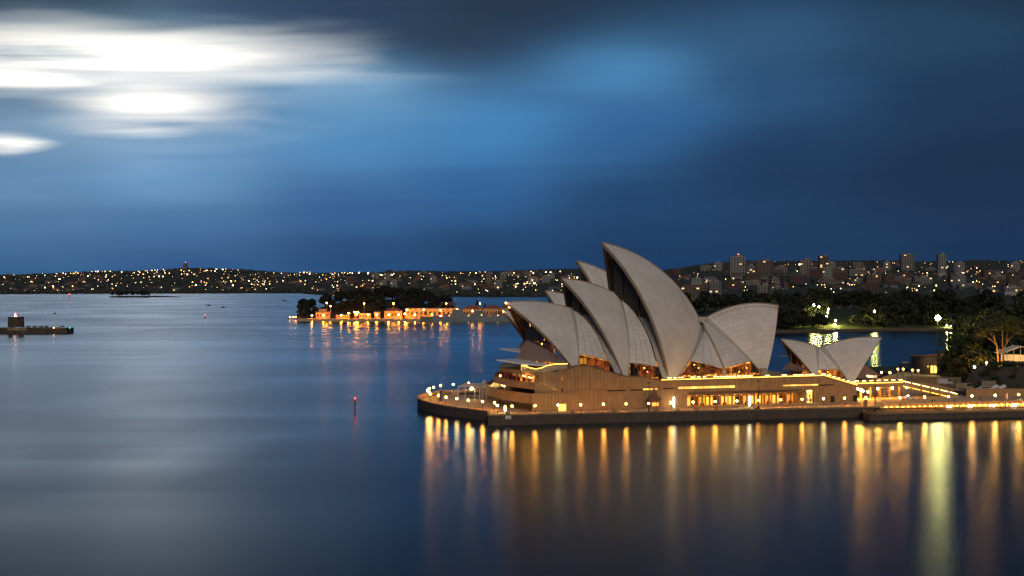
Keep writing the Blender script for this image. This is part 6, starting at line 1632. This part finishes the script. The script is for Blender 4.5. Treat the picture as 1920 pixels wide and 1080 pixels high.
for x, y, r, lb in ((612.8, 568, 0, 'leftmost tall orange lamp mast on the island'), (682.6, 569, 0, 'second tall orange lamp mast on the island'), (738, 569, 0, 'third tall orange lamp mast above the hip-roofed block'), (836.8, 569, 0, 'tall orange lamp mast above the long workshop'), (900, 569, 0, 'tall orange lamp mast by the red roofs'),
                    (654, 587, 1, 'left lamp of the bright orange cluster on the island'), (665, 585, 1, 'upper middle lamp of the bright orange cluster on the island'), (671, 585.4, 1, 'right lamp of the bright orange cluster on the island'), (668.6, 589.4, 1, 'lowest lamp of the bright orange cluster on the island'), (763, 581, 1, 'lamp at the left end of the long workshop'), (759.4, 588, 1, 'lower lamp at the left end of the long workshop'), (794, 581, 1, 'lamp on the left half of the long workshop'), (826, 581.3, 1, 'lamp near the middle of the long workshop'), (857, 580.6, 1, 'lamp at the right end of the long workshop'), (886, 583, 1, 'lamp on the left red-roofed shed'), (826.6, 593, 1, 'low lamp before the ship bow'), (620, 574, 2, 'small yellow lamp on the wooded slope'), (585, 592, 1, 'added fill lamp low at the left tip of the island quay'), (606, 591, 1, 'added fill lamp low before the blocky left building'), (640, 591, 1, 'added fill lamp low before the long low store'), (690, 590, 1, 'added fill lamp low before the flat shed'), (706, 590, 1, 'added fill lamp low beside the narrow hut'), (729, 590, 1, 'added fill lamp low before the left of the hip-roofed block'), (748, 590, 1, 'added fill lamp low before the right of the hip-roofed block'), (778, 590, 1, 'added fill lamp low before the workshop left bays'), (810, 590, 1, 'added fill lamp low before the workshop middle bays')):  # low quay lamps from the left tip onward are added to strengthen the glow
    Y = YI + (4 if r == 0 else 8) if r < 2 else YI + 30
    p = at_y(x, y, Y); t = thing('yard_lamp', lb, 'lamp', (p.x, p.y, 2.6)); MB().tube((p.x, p.y, 2.6), p, .3, .2, 6).build('pole', 'yard_wall', t)
    MB().box(p + Vector((0, 0, .9)), (2.6, .8, .3)).build('lamp_bracket', 'grey_metal', t)
    MB().ball(p + Vector((0, -.4, 0)), (.62, .8, .5)[r], 8, 6).build('lamp_head', 'sodium_light' if r == 0 or x < 760 else 'yard_light', t)
# grey ship alongside
sh_ = thing('grey_ship', 'long dark grey naval ship moored along the island quay', 'ship', tuple(at_y(870, 602, YI - 18)))
x0, x1 = at_y(788, 600, YI - 14).x, at_y(990, 600, YI - 14).x; Ys = YI - 12
def hull(pts, z0, z1, m, nm): MB().prism(pts, z0, z1).build(nm, m, sh_)
hull([(x0, Ys), (x0 + 14, Ys - 6), (x1, Ys - 7), (x1, Ys + 7), (x0 + 14, Ys + 6)], -.5, 5.6, 'ship_grey', 'hull')
for a_, b_, z0, z1, dy in ((.22, .62, 5.62, 9, 5), (.30, .40, 9.02, 14, 4), (.50, .58, 9.02, 13, 4), (.66, .86, 5.62, 8.4, 5), (.12, .17, 5.62, 7.4, 2.5)):
    L = x1 - x0; hull([(x0 + L * a_, Ys - dy), (x0 + L * b_, Ys - dy), (x0 + L * b_, Ys + dy), (x0 + L * a_, Ys + dy)], z0, z1, 'ship_grey', 'superstructure')
for a_, h_ in ((.35, 27), (.54, 22), (.78, 17)):
    L = x1 - x0; MB().tube((x0 + L * a_, Ys, 9), (x0 + L * a_, Ys, h_), .5, .2, 6).build('mast', 'ship_grey', sh_); MB().box((x0 + L * a_, Ys, h_ * .8), (5, .4, .4)).build('yard_arm', 'ship_grey', sh_)
for a_, z in ((.45, 7), (.57, 7.5), (.72, 7), (.27, 7)): L = x1 - x0; MB().ball((x0 + L * a_, Ys - 5.4, z), .3, 6, 4).build('deck_lamp', 'inside_lamp', sh_)
jt = thing('jetty', 'small lit jetty at the left tip of the wooded island', 'jetty', tuple(at_y(548, 596, YI + 30)))
a, b = at_y(539, 598, YI + 60), at_y(560, 598, YI + 40); MB().box(((a.x + b.x) / 2, YI + 50, 1.6), (b.x - a.x, 4, .6)).build('deck', 'timber', jt)
for x in (541, 547, 553): MB().tube((at_y(x, 598, YI + 50).x, YI + 48, -1), (at_y(x, 598, YI + 50).x, YI + 48, 1.4), .3, .3, 6).build('pile', 'stone_dark', jt)
for x in (544, 550, 555): MB().ball(at_y(x, 594.5, YI + 48), .35, 6, 4).build('jetty_lamp', 'sodium_light', jt)

# ================================================================== FORT AND SMALL THINGS ON THE WATER
YF = 1431.0; ft = thing('island_fort', 'dark round stone tower fort on a low walled island at the left edge', 'fort', tuple(at_y(22, 620, YF)))
def X(px, Y=YF): return (px - 960) / F_PX * Y
for k in range(14):
    a, b = X(-70 + k * 14), X(-70 + (k + 1) * 14) - .12
    MB().prism([(a, YF), (b, YF), (b, YF + 22), (a, YF + 22)], -1, at_y(50, 615.5 + (.8 if k % 3 == 0 else 0), YF).z).build('stone_wall', 'stone_dark', ft)
rt = (X(36.5) - X(8)) / 2; zt0, zt1 = at_y(20, 614, YF).z, at_y(20, 595, YF).z; cxT = X(22.3)
MB().lathe((cxT, YF + 12, 0), [(rt * 1.08, zt0), (rt * 1.0, zt1 - 1), (rt * 1.04, zt1 - .9), (rt * 1.04, zt1), (rt * .92, zt1 + .05)], 20).build('tower', 'stone_dark', ft)
MB().lathe((cxT, YF + 12, zt1), [(2.2, 0), (2.2, 1.6), (2.5, 1.7), (2.5, 2.0), (.4, 3.0)], 10).build('lantern_room', 'white_paint', ft); MB().ball((cxT, YF + 10, zt1 + 3.2), .55, 8, 6).build('beacon', 'red_light', ft); MB().ball((cxT, YF + 9.2, zt1 + 1.5), .6, 8, 6).build('lantern', 'white_light', ft)
for i, px in enumerate((48, 60, 72, 82, 112)): MB().box((X(px), YF + 8, at_y(px, 613, YF).z), (3.0, 3.0, 1.1)).build('merlon', 'stone_dark', ft)
MB().box((X(32), YF - .1, at_y(32, 617.5, YF).z), (18, .2, 2.2)).build('pale_wall', 'sandstone', ft); MB().box((X(85), YF + 8, at_y(85, 615.5, YF).z), (22, 5, 1.4)).build('shed_roof', 'grey_metal', ft)
MB().tube((X(100.5), YF + 8, 5), (X(100.5), YF + 8, at_y(100, 586, YF).z), .22, .12, 6).build('flag_pole', 'white_paint', ft)
fz = at_y(100, 587, YF).z; m_ = MB(); 
for k in range(4): m_.hexa([(X(100.5) - k * .55 - .0, YF + 8 + .2 * math.sin(k), fz - 1.2), (X(100.5) - (k + 1) * .55, YF + 8 + .2 * math.sin(k + 1), fz - 1.3), (X(100.5) - (k + 1) * .55, YF + 8.06 + .2 * math.sin(k + 1), fz - 1.3), (X(100.5) - k * .55, YF + 8.06 + .2 * math.sin(k), fz - 1.2)], [(X(100.5) - k * .55, YF + 8 + .2 * math.sin(k), fz), (X(100.5) - (k + 1) * .55, YF + 8 + .2 * math.sin(k + 1), fz - .1), (X(100.5) - (k + 1) * .55, YF + 8.06 + .2 * math.sin(k + 1), fz - .1), (X(100.5) - k * .55, YF + 8.06 + .2 * math.sin(k), fz)])
m_.build('flag', 'dark_metal', ft)
MB().ball((X(101), YF - .5, at_y(101, 614.5, YF).z), .4, 6, 4).build('wall_lamp', 'inside_lamp', ft)
def marker(px, py_b, py_t, Y, r, label, lamp, stripe=None, cross=False):
    b = at_y(px, py_b, Y); zt = at_y(px, py_t, Y).z; t = thing('channel_marker', label, 'marker', (b.x, Y, 0))
    MB().tube((b.x, Y, -2), (b.x, Y, zt * .72), r, r * .9, 8).build('pile', 'stone_dark' if not stripe else stripe, t)
    MB().lathe((b.x, Y, zt * .72), [(r * 1.9, 0), (r * 1.9, r * .5), (r * 1.3, r * .6), (r * .8, zt * .2)], 8).build('top_mark', 'red_paint' if lamp == 'red_light' else 'green_paint', t)
    if cross: MB().box((b.x, Y, zt * .80), (r * 4.2, r * .6, r * 1.8)).build('daymark', 'red_paint', t)
    MB().ball((b.x, Y, zt + r * .2), r * .8, 8, 6).build('lamp', lamp, t)
marker(665.5, 770, 747, 617, .32, 'red-lit channel marker pile in the open water left of the point', 'red_light', cross=True)
marker(384.4, 598, 591, 1897, .5, 'small red-lit marker pile far out on the pale water', 'red_light'); marker(130, 565, 552, 3149, 1.2, 'red-topped white channel tower near the far shore', 'red_light', 'white_paint'); marker(131, 624, 615, YF - 4, .45, 'green-lit marker pile beside the fort wall', 'green_light')
def boat(px, py, L, label):
    p = at_z(px, py, 0); t = thing('boat', label, 'boat', tuple(p)); x, y = p.x, p.y
    MB().hexa([(x - L * .42, y - L * .1, -.2), (x + L * .3, y - L * .1, -.2), (x + L * .42, y, -.2), (x + L * .3, y + L * .1, -.2), (x - L * .42, y + L * .1, -.2)], [(x - L * .5, y - L * .14, L * .1), (x + L * .32, y - L * .14, L * .12), (x + L * .55, y, L * .15), (x + L * .32, y + L * .14, L * .12), (x - L * .5, y + L * .14, L * .1)]).build('hull', 'dark_metal', t)
    MB().box((x - L * .08, y, L * .18), (L * .42, L * .18, L * .16), 0, 0, .8).build('cabin', 'wall_grey', t)
boat(391.7, 573.2, 9, 'dark moored boat on the pale water, left of two'); boat(418.5, 577, 9, 'dark moored boat on the pale water, right of two'); boat(533.5, 564.3, 11, 'tiny boat near the far shore left of the wooded island'); boat(1699, 684.5, 9, 'dark boat on the cove water left of the gatehouse')
# low islet with trees far out on the left
YC = 3720; mb = MB(); 
pts = [at_y(x, 556, YC).x for x in (200, 215, 250, 290, 340)]
mb.hexa([(pts[0], YC, -1), (pts[4], YC, -1), (pts[3], YC + 60, -1), (pts[1], YC + 70, -1)], [(pts[0] + 6, YC + 8, 2.0), (pts[4] - 6, YC + 8, 1.5), (pts[3], YC + 50, 3), (pts[1], YC + 60, 3)]); struct('islet', mb, 'rock')
for i in range(16):
    px = random.uniform(206, 288); tree(i % 4, (at_y(px, 550, YC + 30).x, YC + random.uniform(15, 45), 1.5), random.uniform(.7, 1.05), 'dark tree on the low islet far out on the left water', 'trees on the islet')
# the two star-bright lamps on the hills
for x, y, fn, Y0, lb in ((672, 512.6, far_h, 3700, 'brightest white light on the far hillside above the wooded island'), (1499, 496, head_h, 2000, 'bright white light beside the pale slab tower')):
    Y = 5200 if fn is far_h else 2880
    p = at_y(x, y, Y); g = fn(p.x, p.y); t = thing('flood_lamp', lb, 'lamp', (p.x, p.y, g)); MB().tube((p.x, p.y, g - 1), p, .5, .3, 6).build('pole', 'dark_metal', t); MB().ball(p, 2.2 if fn is far_h else 1.3, 8, 6).build('lamp_head', 'far_white', t)
# ---- more flats scattered over the ridge, and the finest lights of the hills
MIDS = []
def flats_mesh(w, d, h, wm, seed):
    rg = random.Random(seed); m_ = MB(); m_.box((0, 0, h / 2), (w, d, h)); m_.box((w * .1, 0, h + .8), (w * .35, d * .5, 1.6))
    for i in range(int(h / 3.1)):
        z = h - 3.1 * (i + .55); nc = max(3, int(w / 4.2)); m_.box((0, -d / 2 - .2, z - 1.2), (w * .97, .5, .4), 0, 0)
        for c in range(nc): m_.box((-w / 2 + w * (c + .5) / nc, -d / 2 - .06, z), (w / nc * .6, .12, 1.6), 0, 2 if rg.random() < .028 else 1)
    return mesh_of(m_, 'apartment_block', [wm, 'window_dark', 'far_window'])
for k, (w, d, h, wm) in enumerate(((26, 12, 16, 'wall_cream'), (20, 12, 22, 'wall_brick'), (30, 13, 13, 'wall_grey'), (18, 12, 26, 'wall_white'), (24, 12, 19, 'wall_brick'))): MIDS.append(flats_mesh(w, d, h, wm, 40 + k))
c = 0; tr = 0
while c < 50 and tr < 2000:
    tr += 1; px = random.uniform(1258, 1925); py = random.uniform(505, 556); p = march(head_h, px, py, 1950, 4300)
    if p is None: continue
    o = bpy.data.objects.new('apartment_block', random.choice(MIDS)); COL.objects.link(o); o.location = p - Vector((0, 0, 1.5)); o.rotation_euler = (0, 0, random.uniform(-.5, .5)); tag(o, 'mid-rise block of flats among trees on the city ridge', 'building', 'flats on the city ridge'); c += 1
c = 0; tr = 0
while c < 26 and tr < 900:
    tr += 1; px = random.uniform(640, 1070); py = random.uniform(518, 547); p = march(far_h, px, py, 3650, 5600)
    if p is None: continue
    o = bpy.data.objects.new('apartment_block', random.choice(MIDS)); COL.objects.link(o); o.location = p - Vector((0, 0, 1.5)); o.rotation_euler = (0, 0, random.uniform(-.5, .5)); tag(o, 'block of flats on the far shore behind the wooded island', 'building', 'flats on the far shore'); c += 1
def fine_lights(name, label, specs):
    m_ = MB()
    for n, xr, fn, y0, y1, pyf, r0 in specs:
        k = 0; t = 0
        while k < n and t < n * 8:
            t += 1; px = random.uniform(*xr); p = march(fn, px, pyf(px), y0, y1, 30.0)
            if p is None or p.z < 3: continue
            mi = random.choices((0, 1, 2), (.55, .25, .2))[0]; m_.ball(p + Vector((0, 0, random.uniform(4, 7))), r0 * random.uniform(.6, 1.3), 5, 3, mi); k += 1
    o = m_.build(name, ['far_warm', 'far_white', 'far_orange']); tag(o, label, 'lights', kind='stuff')
fine_lights('hillside_lights', 'fine scatter of window and street lights over the far hills', [(620, (-5, 1080), far_h, 3650, 6800, lambda px: crest_px(px) + 3 + 40 * random.random() ** 1.25, .62)])
fine_lights('ridge_lights', 'fine scatter of window and street lights over the city ridge', [(520, (1250, 1925), head_h, 1950, 5300, lambda px: random.uniform(493, 557), .5)])
